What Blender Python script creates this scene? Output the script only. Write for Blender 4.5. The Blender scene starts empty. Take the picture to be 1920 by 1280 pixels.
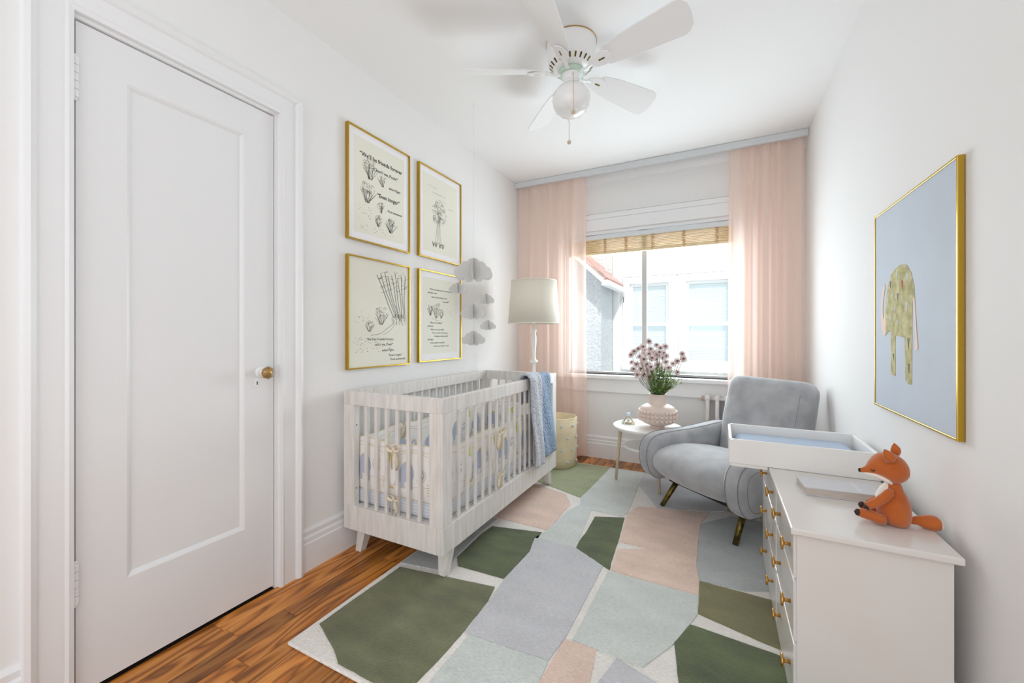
import bpy, bmesh, math, random
from math import sin, cos, pi, radians
from mathutils import Vector, Matrix
random.seed(7)
S = bpy.context.scene
COL = S.collection

# ---------------------------------------------------------------- camera
cam_d = bpy.data.cameras.new('camera')
cam = bpy.data.objects.new('camera', cam_d)
COL.objects.link(cam)
cam_d.sensor_width = 36.0
cam_d.lens = 36.0 * 762.0 / 1920.0
cam_d.shift_y = -13.0 / 1920.0
cam_d.clip_start = 0.02
cam.location = (0, 0, 1.085)
cam.rotation_euler = (pi / 2, 0, math.atan(390 / 762.0))
S.camera = cam

# ---------------------------------------------------------------- world, sun, lights, exposure
W = bpy.data.worlds.new('sky')
S.world = W
W.use_nodes = True
W.node_tree.nodes['Background'].inputs[0].default_value = (0.90, 0.95, 1.0, 1)
W.node_tree.nodes['Background'].inputs[1].default_value = 1.08

def light(name, kind, loc, rot, energy, size=None, color=(1, 1, 1)):
    d = bpy.data.lights.new(name, kind)
    d.energy = energy
    d.color = color
    if kind == 'AREA':
        d.shape = 'RECTANGLE'
        d.size, d.size_y = size
    o = bpy.data.objects.new(name, d)
    o.location = loc
    o.rotation_euler = rot
    COL.objects.link(o)
    return o

sun = light('sun', 'SUN', (0, 0, 6), (radians(52), 0, radians(22)), 2.1, color=(1, .98, .95))
sun.data.angle = radians(2)
light('window_daylight', 'AREA', (-0.49, 3.70, 1.33), (radians(-90), 0, 0), 34, (0.98, 1.15), (0.86, 0.94, 1.0))
light('rear_fill', 'AREA', (-0.6, -1.2, 1.25), (radians(90), 0, 0), 18.5, (2.0, 2.2), (0.85, 0.94, 1.0))  # added fill panel in front of the closed rear wall
light('side_fill', 'AREA', (0.50, -0.55, 1.15), (0, radians(90), 0), 7.5, (2.0, 1.2), (0.85, 0.94, 1.0))  # added fill panel lifting the left wall and door, no doorway here
S.view_settings.view_transform = 'Standard'
S.view_settings.look = 'None'
S.view_settings.gamma = 1
S.view_settings.use_curve_mapping = False
S.view_settings.exposure = 0.14
S.cycles.max_bounces = 12
S.cycles.diffuse_bounces = 8
S.cycles.transparent_max_bounces = 16
S.cycles.sample_clamp_indirect = 6

# ---------------------------------------------------------------- materials
def lin(c):
    return tuple(((x / 255) / 12.92 if x / 255 <= .04045 else ((x / 255 + .055) / 1.055) ** 2.4) for x in c) + (1,)

def mat(name, rgb, rough=.55, metal=0, bump=0, bscale=200, var=0, vscale=6, rgb2=None, stretch=None, spec=.5, sheen=0, objrand=False, coat=0, bdist=.002):
    m = bpy.data.materials.new(name)
    m.use_nodes = True
    nt = m.node_tree
    b = nt.nodes['Principled BSDF']
    c = lin(rgb)
    b.inputs['Base Color'].default_value = c
    b.inputs['Roughness'].default_value = rough
    b.inputs['Metallic'].default_value = metal
    b.inputs['Specular IOR Level'].default_value = spec
    if sheen:
        b.inputs['Sheen Weight'].default_value = sheen
        b.inputs['Sheen Roughness'].default_value = .5
    if coat:
        b.inputs['Coat Weight'].default_value = coat
    m.diffuse_color = c
    tc = nt.nodes.new('ShaderNodeTexCoord')
    mp = nt.nodes.new('ShaderNodeMapping')
    nt.links.new(tc.outputs['Object'], mp.inputs[0])
    if stretch:
        mp.inputs['Scale'].default_value = stretch
    if objrand:
        oi = nt.nodes.new('ShaderNodeObjectInfo')
        mu = nt.nodes.new('ShaderNodeMath'); mu.operation = 'MULTIPLY'; mu.inputs[1].default_value = 37.0
        cb = nt.nodes.new('ShaderNodeCombineXYZ')
        nt.links.new(oi.outputs['Random'], mu.inputs[0])
        for k in range(3):
            nt.links.new(mu.outputs[0], cb.inputs[k])
        nt.links.new(cb.outputs[0], mp.inputs['Location'])
    if var or rgb2:
        n = nt.nodes.new('ShaderNodeTexNoise')
        n.inputs['Scale'].default_value = vscale
        n.inputs['Detail'].default_value = 5
        nt.links.new(mp.outputs[0], n.inputs[0])
        r = nt.nodes.new('ShaderNodeValToRGB')
        r.color_ramp.elements[0].position = .32
        r.color_ramp.elements[1].position = .68
        if rgb2:
            a, d = lin(rgb2), c
        else:
            a = tuple(x * (1 - var) for x in c[:3]) + (1,)
            d = tuple(min(1, x * (1 + var)) for x in c[:3]) + (1,)
        r.color_ramp.elements[0].color = a
        r.color_ramp.elements[1].color = d
        nt.links.new(n.outputs[0], r.inputs[0])
        nt.links.new(r.outputs[0], b.inputs['Base Color'])
    if bump:
        n2 = nt.nodes.new('ShaderNodeTexNoise')
        n2.inputs['Scale'].default_value = bscale
        n2.inputs['Detail'].default_value = 3
        nt.links.new(mp.outputs[0], n2.inputs[0])
        bp = nt.nodes.new('ShaderNodeBump')
        bp.inputs['Strength'].default_value = bump
        bp.inputs['Distance'].default_value = bdist
        nt.links.new(n2.outputs[0], bp.inputs['Height'])
        nt.links.new(bp.outputs[0], b.inputs['Normal'])
    return m

M = {}
M['wall'] = mat('wall_paint', (234, 233, 232), .75, bump=.12, bscale=30)
M['ceiling'] = mat('ceiling_paint', (240, 240, 240), .85, bump=.1, bscale=20)
M['trim'] = mat('gloss_white_trim', (234, 234, 235), .35, bump=.12, bscale=12)
M['door'] = mat('door_paint', (231, 231, 232), .33, bump=.15, bscale=9, stretch=(1, 1, .25))
M['dark'] = mat('dark_gap', (38, 30, 24), .8)
M['pelmet'] = mat('grey_pelmet', (214, 217, 220), .5)
M['white'] = mat('white_lacquer', (240, 238, 235), .28)
M['dresser'] = mat('dresser_lacquer', (224, 220, 216), .2)
M['offwhite'] = mat('white_plastic', (238, 238, 238), .35)
M['gold'] = mat('brushed_gold', (196, 160, 62), .26, 1)
M['brass'] = mat('brass', (205, 160, 92), .28, 1)
M['darkbrass'] = mat('dark_brass', (110, 95, 48), .35, .9, var=.5, vscale=30)
M['cribwood'] = mat('washed_wood', (230, 226, 222), .5, rgb2=(214, 208, 203), vscale=7, stretch=(8, 8, 1), bump=.1, bscale=40)
M['cribwood_h'] = mat('washed_wood_rail', (230, 226, 222), .5, rgb2=(212, 206, 201), vscale=6, stretch=(9, 9, 1.0), bump=.1, bscale=40)
M['chair'] = mat('grey_velvet', (178, 178, 181), .85, rgb2=(150, 151, 154), vscale=9, sheen=.5, bump=.15, bscale=300)
M['piping'] = mat('grey_piping', (132, 133, 136), .8)
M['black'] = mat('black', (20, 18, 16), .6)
M['ink'] = mat('ink', (52, 50, 46), .8)
M['inklight'] = mat('pale_ink', (120, 118, 108), .8)
M['paper'] = mat('cream_paper', (231, 229, 215), .7)
M['mount'] = mat('white_mount', (240, 238, 240), .7)
M['bluepaint'] = mat('blue_canvas', (190, 199, 211), .7, var=.04, vscale=3)
M['beige_wood'] = mat('beige_wood', (205, 186, 160), .5, var=.1, vscale=8, stretch=(6, 6, 1))
M['vase'] = mat('blush_ceramic', (226, 208, 197), .45)
M['basket'] = mat('cream_felt', (229, 214, 182), .9, var=.06, vscale=14, bump=.2)
M['pompom'] = mat('grey_pompom', (196, 202, 208), .95)
M['shade'] = mat('cream_shade', (233, 226, 212), .8, bump=.1, bscale=500)
M['cloud'] = mat('grey_card', (216, 215, 213), .8)
M['fox'] = mat('orange_plush', (196, 104, 36), .9, rgb2=(178, 86, 26), vscale=16, sheen=.35, bump=.25, bscale=900)
M['foxwhite'] = mat('white_plush', (240, 232, 222), .9, sheen=.3)
M['bluefabric'] = mat('blue_cotton', (182, 197, 217), .85, bump=.3, bscale=22, bdist=.006)
M['grass'] = mat('green_stem', (70, 92, 42), .6, var=.3, vscale=30)
M['leaf'] = mat('leaf', (146, 172, 96), .6, var=.3, vscale=30)
M['petal'] = mat('mauve_petal', (240, 228, 226), .7, rgb2=(208, 186, 186), vscale=60)
M['petalcore'] = mat('petal_core', (120, 88, 78), .8)
M['ribbon'] = mat('gold_ribbon', (226, 213, 188), .5, spec=.6)
M['bookcover'] = mat('book_cover', (206, 206, 210), .5)
M['bookpage'] = mat('book_pages', (196, 186, 176), .8, var=.12, vscale=30, stretch=(1, 1, 30))
M['bamboo'] = mat('bamboo', (238, 220, 184), .55, rgb2=(214, 190, 146), vscale=20, stretch=(1, 1, 12))
M['cord'] = mat('tan_cord', (186, 150, 96), .8)
M['steel'] = mat('window_alloy', (200, 200, 198), .4)
M['radiator'] = mat('radiator_paint', (238, 238, 240), .35, rgb2=(206, 194, 186), vscale=5)
M['stucco'] = mat('stucco', (240, 239, 235), .9, bump=1, bscale=26, var=.12, vscale=40, bdist=.03)
M['shadestucco'] = mat('shaded_stucco', (205, 208, 212), .9, bump=1, bscale=24, var=.15, vscale=40, bdist=.03)  # darker stucco copy, shadow on the wing put into its colour
M['extwhite'] = mat('exterior_white', (246, 246, 246), .6)
M['shingle'] = mat('red_shingle', (214, 172, 162), .8, var=.2, vscale=8, objrand=True)
M['extblind'] = mat('exterior_blind', (238, 245, 248), .7)
M['ground'] = mat('outside_ground', (190, 190, 186), .9)

def glassmat(name, tint=(1, 1, 1, 1), fac=.9):
    m = bpy.data.materials.new(name); m.use_nodes = True
    nt = m.node_tree; nt.nodes.clear()
    o = nt.nodes.new('ShaderNodeOutputMaterial')
    t = nt.nodes.new('ShaderNodeBsdfTransparent'); t.inputs[0].default_value = tint
    g = nt.nodes.new('ShaderNodeBsdfGlossy'); g.inputs['Roughness'].default_value = .02
    mx = nt.nodes.new('ShaderNodeMixShader'); mx.inputs[0].default_value = 1 - fac
    nt.links.new(t.outputs[0], mx.inputs[1]); nt.links.new(g.outputs[0], mx.inputs[2])
    nt.links.new(mx.outputs[0], o.inputs[0])
    return m
M['glass'] = glassmat('window_glass', (.97, .99, .99, 1), .95)
M['crystal'] = bpy.data.materials.new('crystal'); M['crystal'].use_nodes = True
_b = M['crystal'].node_tree.nodes['Principled BSDF']
_b.inputs['Transmission Weight'].default_value = 1; _b.inputs['Roughness'].default_value = .03; _b.inputs['IOR'].default_value = 1.5
M['milk'] = mat('opal_glass', (240, 240, 240), .12, coat=.5)

def sheer(name, rgb):
    m = bpy.data.materials.new(name); m.use_nodes = True
    nt = m.node_tree; nt.nodes.clear()
    o = nt.nodes.new('ShaderNodeOutputMaterial')
    t = nt.nodes.new('ShaderNodeBsdfTransparent'); t.inputs[0].default_value = (1, .97, .95, 1)
    d = nt.nodes.new('ShaderNodeBsdfDiffuse'); d.inputs[0].default_value = lin(rgb)
    tr = nt.nodes.new('ShaderNodeBsdfTranslucent'); tr.inputs[0].default_value = lin(rgb)
    m1 = nt.nodes.new('ShaderNodeMixShader'); m1.inputs[0].default_value = .4
    m2 = nt.nodes.new('ShaderNodeMixShader')
    lw = nt.nodes.new('ShaderNodeLayerWeight'); lw.inputs['Blend'].default_value = .35
    mr = nt.nodes.new('ShaderNodeMapRange')
    mr.inputs['From Min'].default_value = 0; mr.inputs['From Max'].default_value = 1
    mr.inputs['To Min'].default_value = .58; mr.inputs['To Max'].default_value = .9
    nt.links.new(lw.outputs['Facing'], mr.inputs[0]); nt.links.new(mr.outputs[0], m2.inputs[0])
    nt.links.new(d.outputs[0], m1.inputs[1]); nt.links.new(tr.outputs[0], m1.inputs[2])
    nt.links.new(t.outputs[0], m2.inputs[1]); nt.links.new(m1.outputs[0], m2.inputs[2])
    nt.links.new(m2.outputs[0], o.inputs[0])
    return m
M['sheer'] = sheer('pink_sheer', (253, 230, 219))

def woodfloor():
    m = bpy.data.materials.new('fir_plank'); m.use_nodes = True
    nt = m.node_tree; N = nt.nodes.new; L = nt.links.new
    b = nt.nodes['Principled BSDF']
    tc = N('ShaderNodeTexCoord'); mp = N('ShaderNodeMapping'); oi = N('ShaderNodeObjectInfo')
    mu = N('ShaderNodeMath'); mu.operation = 'MULTIPLY'; mu.inputs[1].default_value = 53
    cb = N('ShaderNodeCombineXYZ')
    L(oi.outputs['Random'], mu.inputs[0])
    for k in range(3): L(mu.outputs[0], cb.inputs[k])
    L(cb.outputs[0], mp.inputs['Location']); mp.inputs['Scale'].default_value = (1, .13, 1)
    L(tc.outputs['Object'], mp.inputs[0])
    w = N('ShaderNodeTexNoise'); w.inputs['Scale'].default_value = 14; w.inputs['Detail'].default_value = 1.5; w.inputs['Distortion'].default_value = .4
    L(mp.outputs[0], w.inputs[0])
    m3 = N('ShaderNodeMath'); m3.operation = 'MULTIPLY'; m3.inputs[1].default_value = 11
    fr = N('ShaderNodeMath'); fr.operation = 'PINGPONG'; fr.inputs[1].default_value = 1
    L(w.outputs[0], m3.inputs[0]); L(m3.outputs[0], fr.inputs[0])
    r = N('ShaderNodeValToRGB')
    r.color_ramp.elements[0].position = 0; r.color_ramp.elements[0].color = lin((206, 142, 80))
    r.color_ramp.elements[1].position = 1; r.color_ramp.elements[1].color = lin((128, 76, 36))
    e = r.color_ramp.elements.new(.55); e.color = lin((186, 118, 60))
    L(fr.outputs[0], r.inputs[0])
    hs = N('ShaderNodeHueSaturation'); hs.inputs['Saturation'].default_value = 1.05
    mr = N('ShaderNodeMapRange'); mr.inputs['To Min'].default_value = .5; mr.inputs['To Max'].default_value = 1.22
    L(oi.outputs['Random'], mr.inputs[0]); L(mr.outputs[0], hs.inputs['Value'])
    L(r.outputs[0], hs.inputs['Color']); L(hs.outputs[0], b.inputs['Base Color'])
    b.inputs['Roughness'].default_value = .3
    return m
M['plank'] = woodfloor()

def rugmat(name, rgb, v=.1):
    m = mat(name, rgb, .95, var=v, vscale=5, stretch=(1, 2.2, 1), sheen=.25)
    nt = m.node_tree; N = nt.nodes.new; L = nt.links.new
    b = nt.nodes['Principled BSDF']
    tc = N('ShaderNodeTexCoord'); mp = N('ShaderNodeMapping'); mp.inputs['Scale'].default_value = (60, 300, 1)
    L(tc.outputs['Object'], mp.inputs[0])
    n = N('ShaderNodeTexNoise'); n.inputs['Scale'].default_value = 1; n.inputs['Detail'].default_value = 4
    L(mp.outputs[0], n.inputs[0])
    bp = N('ShaderNodeBump'); bp.inputs['Strength'].default_value = 1; bp.inputs['Distance'].default_value = .006
    L(n.outputs[0], bp.inputs['Height']); L(bp.outputs[0], b.inputs['Normal'])
    # fine fibre colour
    mx = N('ShaderNodeMix'); mx.data_type = 'RGBA'; mx.blend_type = 'MULTIPLY'; mx.inputs[0].default_value = .5
    src = b.inputs['Base Color'].links[0].from_socket
    L(src, mx.inputs[6]); L(n.outputs[0], mx.inputs[7])
    g = N('ShaderNodeMix'); g.data_type = 'RGBA'; g.blend_type = 'MULTIPLY'; g.inputs[0].default_value = 1
    L(mx.outputs[2], g.inputs[6]); g.inputs[7].default_value = (1.33, 1.33, 1.33, 1)
    g.clamp_result = False
    L(g.outputs[2], b.inputs['Base Color'])
    return m
RUG = {'cream': rugmat('rug_cream', (240, 234, 228), .04), 'olive': rugmat('rug_olive', (108, 110, 76), .25),
       'dark': rugmat('rug_dark_green', (86, 97, 60), .32), 'lav': rugmat('rug_lavender_grey', (205, 204, 208), .06),
       'sage': rugmat('rug_sage_grey', (212, 216, 212), .06), 'pink': rugmat('rug_pink', (232, 204, 188), .10),
       'moss': rugmat('rug_moss', (122, 118, 78), .15), 'pale': rugmat('rug_pale_olive', (160, 166, 130), .1),
       'grey': rugmat('rug_cool_grey', (188, 193, 193), .08)}

def knitmat(name, rgb, rgb2):
    m = mat(name, rgb, .9, sheen=.3)
    nt = m.node_tree; N = nt.nodes.new; L = nt.links.new
    b = nt.nodes['Principled BSDF']
    tc = N('ShaderNodeTexCoord')
    v = N('ShaderNodeTexVoronoi'); v.inputs['Scale'].default_value = 75
    L(tc.outputs['Object'], v.inputs[0])
    r = N('ShaderNodeValToRGB'); r.color_ramp.elements[0].color = lin(rgb); r.color_ramp.elements[1].color = lin(rgb2)
    r.color_ramp.elements[1].position = .7
    L(v.outputs['Distance'], r.inputs[0]); L(r.outputs[0], b.inputs['Base Color'])
    bp = N('ShaderNodeBump'); bp.invert = True; bp.inputs['Strength'].default_value = 1; bp.inputs['Distance'].default_value = .008
    L(v.outputs['Distance'], bp.inputs['Height']); L(bp.outputs[0], b.inputs['Normal'])
    return m
M['knitgrey'] = knitmat('grey_minky', (216, 217, 224), (186, 190, 202))
M['knitblue'] = knitmat('blue_minky', (158, 180, 204), (108, 134, 165))

def maze():
    m = mat('trellis_print', (232, 234, 238), .85)
    nt = m.node_tree; N = nt.nodes.new; L = nt.links.new
    b = nt.nodes['Principled BSDF']
    tc = N('ShaderNodeTexCoord')
    sp = N('ShaderNodeSeparateXYZ'); L(tc.outputs['Object'], sp.inputs[0])
    def mth(op, a, bb):
        n = N('ShaderNodeMath'); n.operation = op
        for i, x in enumerate((a, bb)):
            if isinstance(x, (int, float)): n.inputs[i].default_value = x
            elif x is not None: L(x, n.inputs[i])
        return n.outputs[0]
    h = mth('ADD', sp.outputs[0], sp.outputs[1])
    u = mth('MULTIPLY', mth('ADD', h, sp.outputs[2]), 70)
    w = mth('MULTIPLY', mth('SUBTRACT', h, sp.outputs[2]), 70)
    fu = mth('FLOOR', u, None); fw = mth('FLOOR', w, None)
    par = mth('MODULO', mth('ADD', mth('ADD', fu, fw), 1000), 2)
    a = mth('LESS_THAN', mth('FRACT', mth('MULTIPLY', u, 3), None), .5)
    c = mth('LESS_THAN', mth('FRACT', mth('MULTIPLY', w, 3), None), .5)
    mx = mth('ADD', mth('MULTIPLY', a, par), mth('MULTIPLY', c, mth('SUBTRACT', 1, par)))
    mc = N('ShaderNodeMix'); mc.data_type = 'RGBA'
    L(mx, mc.inputs[0]); mc.inputs[6].default_value = lin((240, 240, 242)); mc.inputs[7].default_value = lin((172, 180, 194))
    L(mc.outputs[2], b.inputs['Base Color'])
    return m
M['maze'] = maze()
M['bumper'] = mat('bumper_cotton', (240, 236, 232), .85, bump=.35, bscale=14, bdist=.006)
M['eblue'] = mat('print_blue_grey', (186, 192, 208), .85)
M['egold'] = mat('print_gold', (212, 190, 140), .85)
M['elime'] = mat('print_lime', (206, 216, 70), .85)

# ---------------------------------------------------------------- mesh helper
class G:
    def __init__(s): s.v = []; s.f = []
    def add(s, vs, fs):
        k = len(s.v); s.v += [tuple(p) for p in vs]; s.f += [tuple(i + k for i in f) for f in fs]; return s
    def box(s, x0, x1, y0, y1, z0, z1):
        return s.add([(x0, y0, z0), (x1, y0, z0), (x1, y1, z0), (x0, y1, z0), (x0, y0, z1), (x1, y0, z1), (x1, y1, z1), (x0, y1, z1)],
                     [(0, 3, 2, 1), (4, 5, 6, 7), (0, 1, 5, 4), (1, 2, 6, 5), (2, 3, 7, 6), (3, 0, 4, 7)])
    def rings(s, rs, cap=True, closed=False):
        n = len(rs[0]); k = len(s.v)
        for r in rs: s.v += [tuple(p) for p in r]
        m = len(rs)
        for i in range(m if closed else m - 1):
            for j in range(n):
                a = k + i * n + j; b = k + i * n + (j + 1) % n
                c = k + ((i + 1) % m) * n + (j + 1) % n; d = k + ((i + 1) % m) * n + j
                s.f.append((a, b, c, d))
        if cap and not closed:
            s.f.append(tuple(k + j for j in range(n))[::-1]); s.f.append(tuple(k + (m - 1) * n + j for j in range(n)))
        return s
    def lathe(s, prof, c=(0, 0, 0), n=24, cap=True):
        return s.rings([[(c[0] + r * cos(2 * pi * j / n), c[1] + r * sin(2 * pi * j / n), c[2] + z) for j in range(n)] for r, z in prof], cap)
    def tube(s, pts, rad, n=10, cap=True, flat=1.0, up=None):
        P = [Vector(p) for p in pts]
        if not isinstance(rad, (list, tuple)): rad = [rad] * len(P)
        rs = []; ref = Vector(up) if up else Vector((0, 0, 1))
        for i, p in enumerate(P):
            t = (P[min(i + 1, len(P) - 1)] - P[max(i - 1, 0)]).normalized()
            if not up and abs(t.dot(ref)) > .95: ref = Vector((0, 1, 0)) if abs(t.y) < .9 else Vector((1, 0, 0))
            a = t.cross(ref).normalized(); b = t.cross(a).normalized()
            if up is None: ref = b * -1 if b.dot(ref) < 0 else b
            rs.append([p + a * (rad[i] * cos(2 * pi * j / n)) + b * (rad[i] * flat * sin(2 * pi * j / n)) for j in range(n)])
        return s.rings(rs, cap)
    def sphere(s, c, r, n=12, m=8, sc=(1, 1, 1)):
        rs = []
        for i in range(m + 1):
            a = -pi / 2 + pi * min(max(i, .04), m - .04) / m
            rs.append([(c[0] + r * sc[0] * cos(a) * cos(2 * pi * j / n), c[1] + r * sc[1] * cos(a) * sin(2 * pi * j / n), c[2] + r * sc[2] * sin(a)) for j in range(n)])
        return s.rings(rs)
    def prism(s, poly, f, t0, t1):
        """poly: 2D outline; f(u,v,t) -> 3D"""
        n = len(poly); k = len(s.v)
        for t in (t0, t1): s.v += [tuple(f(u, v, t)) for u, v in poly]
        s.f.append(tuple(k + j for j in range(n))[::-1]); s.f.append(tuple(k + n + j for j in range(n)))
        for j in range(n): s.f.append((k + j, k + (j + 1) % n, k + n + (j + 1) % n, k + n + j))
        return s
    def grid(s, f, nu, nv):
        k = len(s.v)
        for i in range(nu + 1):
            for j in range(nv + 1): s.v.append(tuple(f(i / nu, j / nv)))
        for i in range(nu):
            for j in range(nv):
                a = k + i * (nv + 1) + j
                s.f.append((a, a + 1, a + nv + 2, a + nv + 1))
        return s

def rect(g, x0, x1, z0, z1, w, y0, y1, wb=None, wt=None):
    wb = w if wb is None else wb; wt = w if wt is None else wt
    g.box(x0, x0 + w, y0, y1, z0, z1).box(x1 - w, x1, y0, y1, z0, z1)
    g.box(x0 + w, x1 - w, y0, y1, z0, z0 + wb).box(x0 + w, x1 - w, y0, y1, z1 - wt, z1)
    return g

def make(name, g, m, parent=None, bevel=0, smooth=False, seg=2, solid=0, sub=0, local=False, normals=True, loc=None):
    me = bpy.data.meshes.new(name)
    me.from_pydata(g.v, [], g.f)
    if normals:
        bm = bmesh.new(); bm.from_mesh(me)
        bmesh.ops.recalc_face_normals(bm, faces=bm.faces); bm.to_mesh(me); bm.free()
    o = bpy.data.objects.new(name, me)
    COL.objects.link(o)
    me.materials.append(m)
    if parent is not None:
        if not local:
            r = parent
            while r.parent: r = r.parent
            me.transform(Matrix.Translation(-Vector(r.location)))
        o.parent = parent
    elif loc is not None:
        me.transform(Matrix.Translation(-Vector(loc))); o.location = loc
    if smooth:
        for p in me.polygons: p.use_smooth = True
    if solid:
        q = o.modifiers.new('solid', 'SOLIDIFY'); q.thickness = solid; q.offset = 0
    if bevel:
        q = o.modifiers.new('bevel', 'BEVEL'); q.width = bevel; q.segments = seg; q.limit_method = 'ANGLE'; q.angle_limit = radians(35)
        q.harden_normals = False
    if sub:
        q = o.modifiers.new('sub', 'SUBSURF'); q.levels = sub; q.render_levels = sub
    return o

def thing(name, label, cat, loc=(0, 0, 0), rz=0, group=None):
    o = bpy.data.objects.new(name, None); COL.objects.link(o)
    o.empty_display_size = .05
    o.location = loc; o.rotation_euler = (0, 0, rz); o['label'] = label; o['category'] = cat
    if group: o['group'] = group
    return o
def tag(o, label, cat, group=None):
    o['label'] = label; o['category'] = cat
    if group: o['group'] = group
    return o
def struct(o): o['kind'] = 'structure'; return o
def dup(o, parent, loc=None):
    c = o.copy(); COL.objects.link(c); c.parent = parent
    if loc is not None: c.location = loc
    return c

# ---------------------------------------------------------------- room shell
XL, XR, YB, YR, ZC = -1.70, 0.54, 3.55, -1.3, 2.49
D0, D1, DZ = 0.478, 1.086, 2.022          # door opening
g = G().box(XL - .12, XL, YR, D0, 0, ZC).box(XL - .12, XL, D1, YB, 0, ZC).box(XL - .12, XL, D0, D1, DZ, ZC)
struct(make('wall_left', g, M['wall']))
struct(make('wall_right', G().box(XR, XR + .12, YR, YB, 0, ZC), M['wall']))
WX0, WX1, WZ0, WZ1 = -1.26, 0.13, 0.735, 2.0
g = G().box(XL - .12, WX0, YB, YB + .14, 0, ZC).box(WX1, XR + .12, YB, YB + .14, 0, ZC)
g.box(WX0, WX1, YB, YB + .14, 0, WZ0).box(WX0, WX1, YB, YB + .14, WZ1, ZC)
struct(make('wall_back', g, M['wall']))
struct(make('wall_rear', G().box(XL - .12, XR + .12, YR - .12, YR, 0, ZC), M['wall']))
struct(make('ceiling', G().box(XL - .12, XR + .12, YR - .12, YB + .14, ZC, ZC + .1), M['ceiling']))
floor = struct(make('floor', G().box(XL - .12, XR + .12, YR - .12, YB + .14, -.1, -.004), M['dark']))
# floor boards, one by one
pw = .083
row = 0; x = XL
while x < XR - .005:
    y = YR - random.uniform(0, .9)
    while y < YB:
        L_ = random.uniform(.55, 1.45)
        y0, y1 = max(y, YR), min(y + L_, YB)
        if y1 - y0 > .02:
            x1 = min(x + pw, XR)
            cx, cy = (x + x1) / 2, (y0 + y1) / 2
            gg = G().box(x - cx + .0006, x1 - cx - .0006, y0 - cy + .0006, y1 - cy - .0006, -.012, 0)
            o = make('floor_board', gg, M['plank'], floor, local=True, normals=False)
            o.location = (cx, cy, 0)
        y += L_
    x += pw

# baseboards: stepped profile, extruded along each wall
BP = [(0, 0), (.020, 0), (.020, .125), (.016, .130), (.016, .150), (.010, .158), (.012, .178), (.004, .192), (0, .192)]
def baseb(name, f):
    struct(make(name, G().prism(BP, f, 0, 1), M['trim']))
baseb('baseboard_left', lambda a, z, t: (XL + a, 1.205 + t * (YB - 1.205), z))
baseb('baseboard_left_near', lambda a, z, t: (XL + a, YR + t * (.375 - YR), z))
baseb('baseboard_back', lambda a, z, t: (XL + t * (XR - XL), YB - a, z))
baseb('baseboard_right', lambda a, z, t: (XR - a, YR + t * (YB - YR), z))
# crown line above the window wall
struct(make('trim_crown', G().prism([(0, 0), (.018, .01), (.03, .05), (.045, .085), (0, .085)], lambda a, z, t: (XL + t * (XR - XL), YB - a, ZC - .085 + z), 0, 1), M['trim']))

# door casing
CW = .10
def casing_poly(): return [(0, 0), (.022, 0), (.026, .012), (.022, .02), (.022, .07), (.03, .076), (.038, .088), (.034, CW), (0, CW)]
g = G()
_path = [(D0 - .004, 0, -1, 0), (D0 - .004, DZ + .012, -1, 1), (D1 + .012, DZ + .012, 1, 1), (D1 + .012, 0, 1, 0)]
g.rings([[(XL + a, py_ + b * oy, pz_ + b * oz) for a, b in casing_poly()] for py_, pz_, oy, oz in _path])
struct(make('trim_1', g, M['trim']))
# jamb with stop and dark reveal
g = G().box(XL - .12, XL + .004, D1 + .001, D1 + .013, 0, DZ).box(XL - .12, XL + .004, D0 - .012, D0 - .001, 0, DZ).box(XL - .12, XL + .004, D0 - .012, D1 + .013, DZ + .001, DZ + .012)
struct(make('trim_2', g, M['trim']))
struct(make('trim_3', G().box(XL - .14, XL - .1, D0, D1, 0, DZ), M['dark']))

door = thing('door_1', '', '', (XL, D0, 0)); del door['label']; del door['category']; struct(door)
dy0, dy1, dz0, dz1 = D0 + .005, D1 - .004, .014, DZ - .006
py0, py1, pz0, pz1 = .600, .965, .302, 1.893
fx = XL + .0
g = G()
g.box(fx - .036, fx, dy0, py0, dz0, dz1).box(fx - .036, fx, py1, dy1, dz0, dz1).box(fx - .036, fx, py0, py1, dz0, pz0).box(fx - .036, fx, py0, py1, pz1, dz1)
make('door_leaf', g, M['door'], door)
mw = .015
g = G()
o_ = [(py0, pz0), (py1, pz0), (py1, pz1), (py0, pz1)]; i_ = [(py0 + mw, pz0 + mw), (py1 - mw, pz0 + mw), (py1 - mw, pz1 - mw), (py0 + mw, pz1 - mw)]
m_ = [(py0 + .006, pz0 + .006), (py1 - .006, pz0 + .006), (py1 - .006, pz1 - .006), (py0 + .006, pz1 - .006)]
vs = [(fx, a, b) for a, b in o_] + [(fx - .003, a, b) for a, b in m_] + [(fx - .011, a, b) for a, b in i_]
fs = []
for k in range(4):
    fs += [(k, (k + 1) % 4, 4 + (k + 1) % 4, 4 + k), (4 + k, 4 + (k + 1) % 4, 8 + (k + 1) % 4, 8 + k)]
fs += [(8, 9, 10, 11)]
g.add(vs, fs)
make('door_panel', g, M['door'], door)
for z0, z1 in ((1.785, 1.905), (.288, .408)):
    g = G(); n = 5; h = (z1 - z0) / n
    for k in range(n): g.lathe([(.0075, k * h + .0008), (.0085, k * h + .003), (.0085, (k + 1) * h - .003), (.0075, (k + 1) * h - .0008)], (fx + .006, D0 + .002, z0), 12)
    g.lathe([(.004, 0), (.004, z1 - z0)], (fx + .006, D0 + .002, z0), 8)
    g.sphere((fx + .006, D0 + .002, z1 + .003), .006).sphere((fx + .006, D0 + .002, z0 - .003), .006)
    g.box(fx - .001, fx + .0015, D0 + .004, D0 + .014, z0, z1)
    make('hinge', g, M['trim'], door)
def latX(prof, c, n=16):
    return [[(c[0] + d, c[1] + r * cos(2 * pi * j / n), c[2] + r * sin(2 * pi * j / n)) for j in range(n)] for r, d in prof]
kc = (fx, 1.030, .928)
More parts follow.
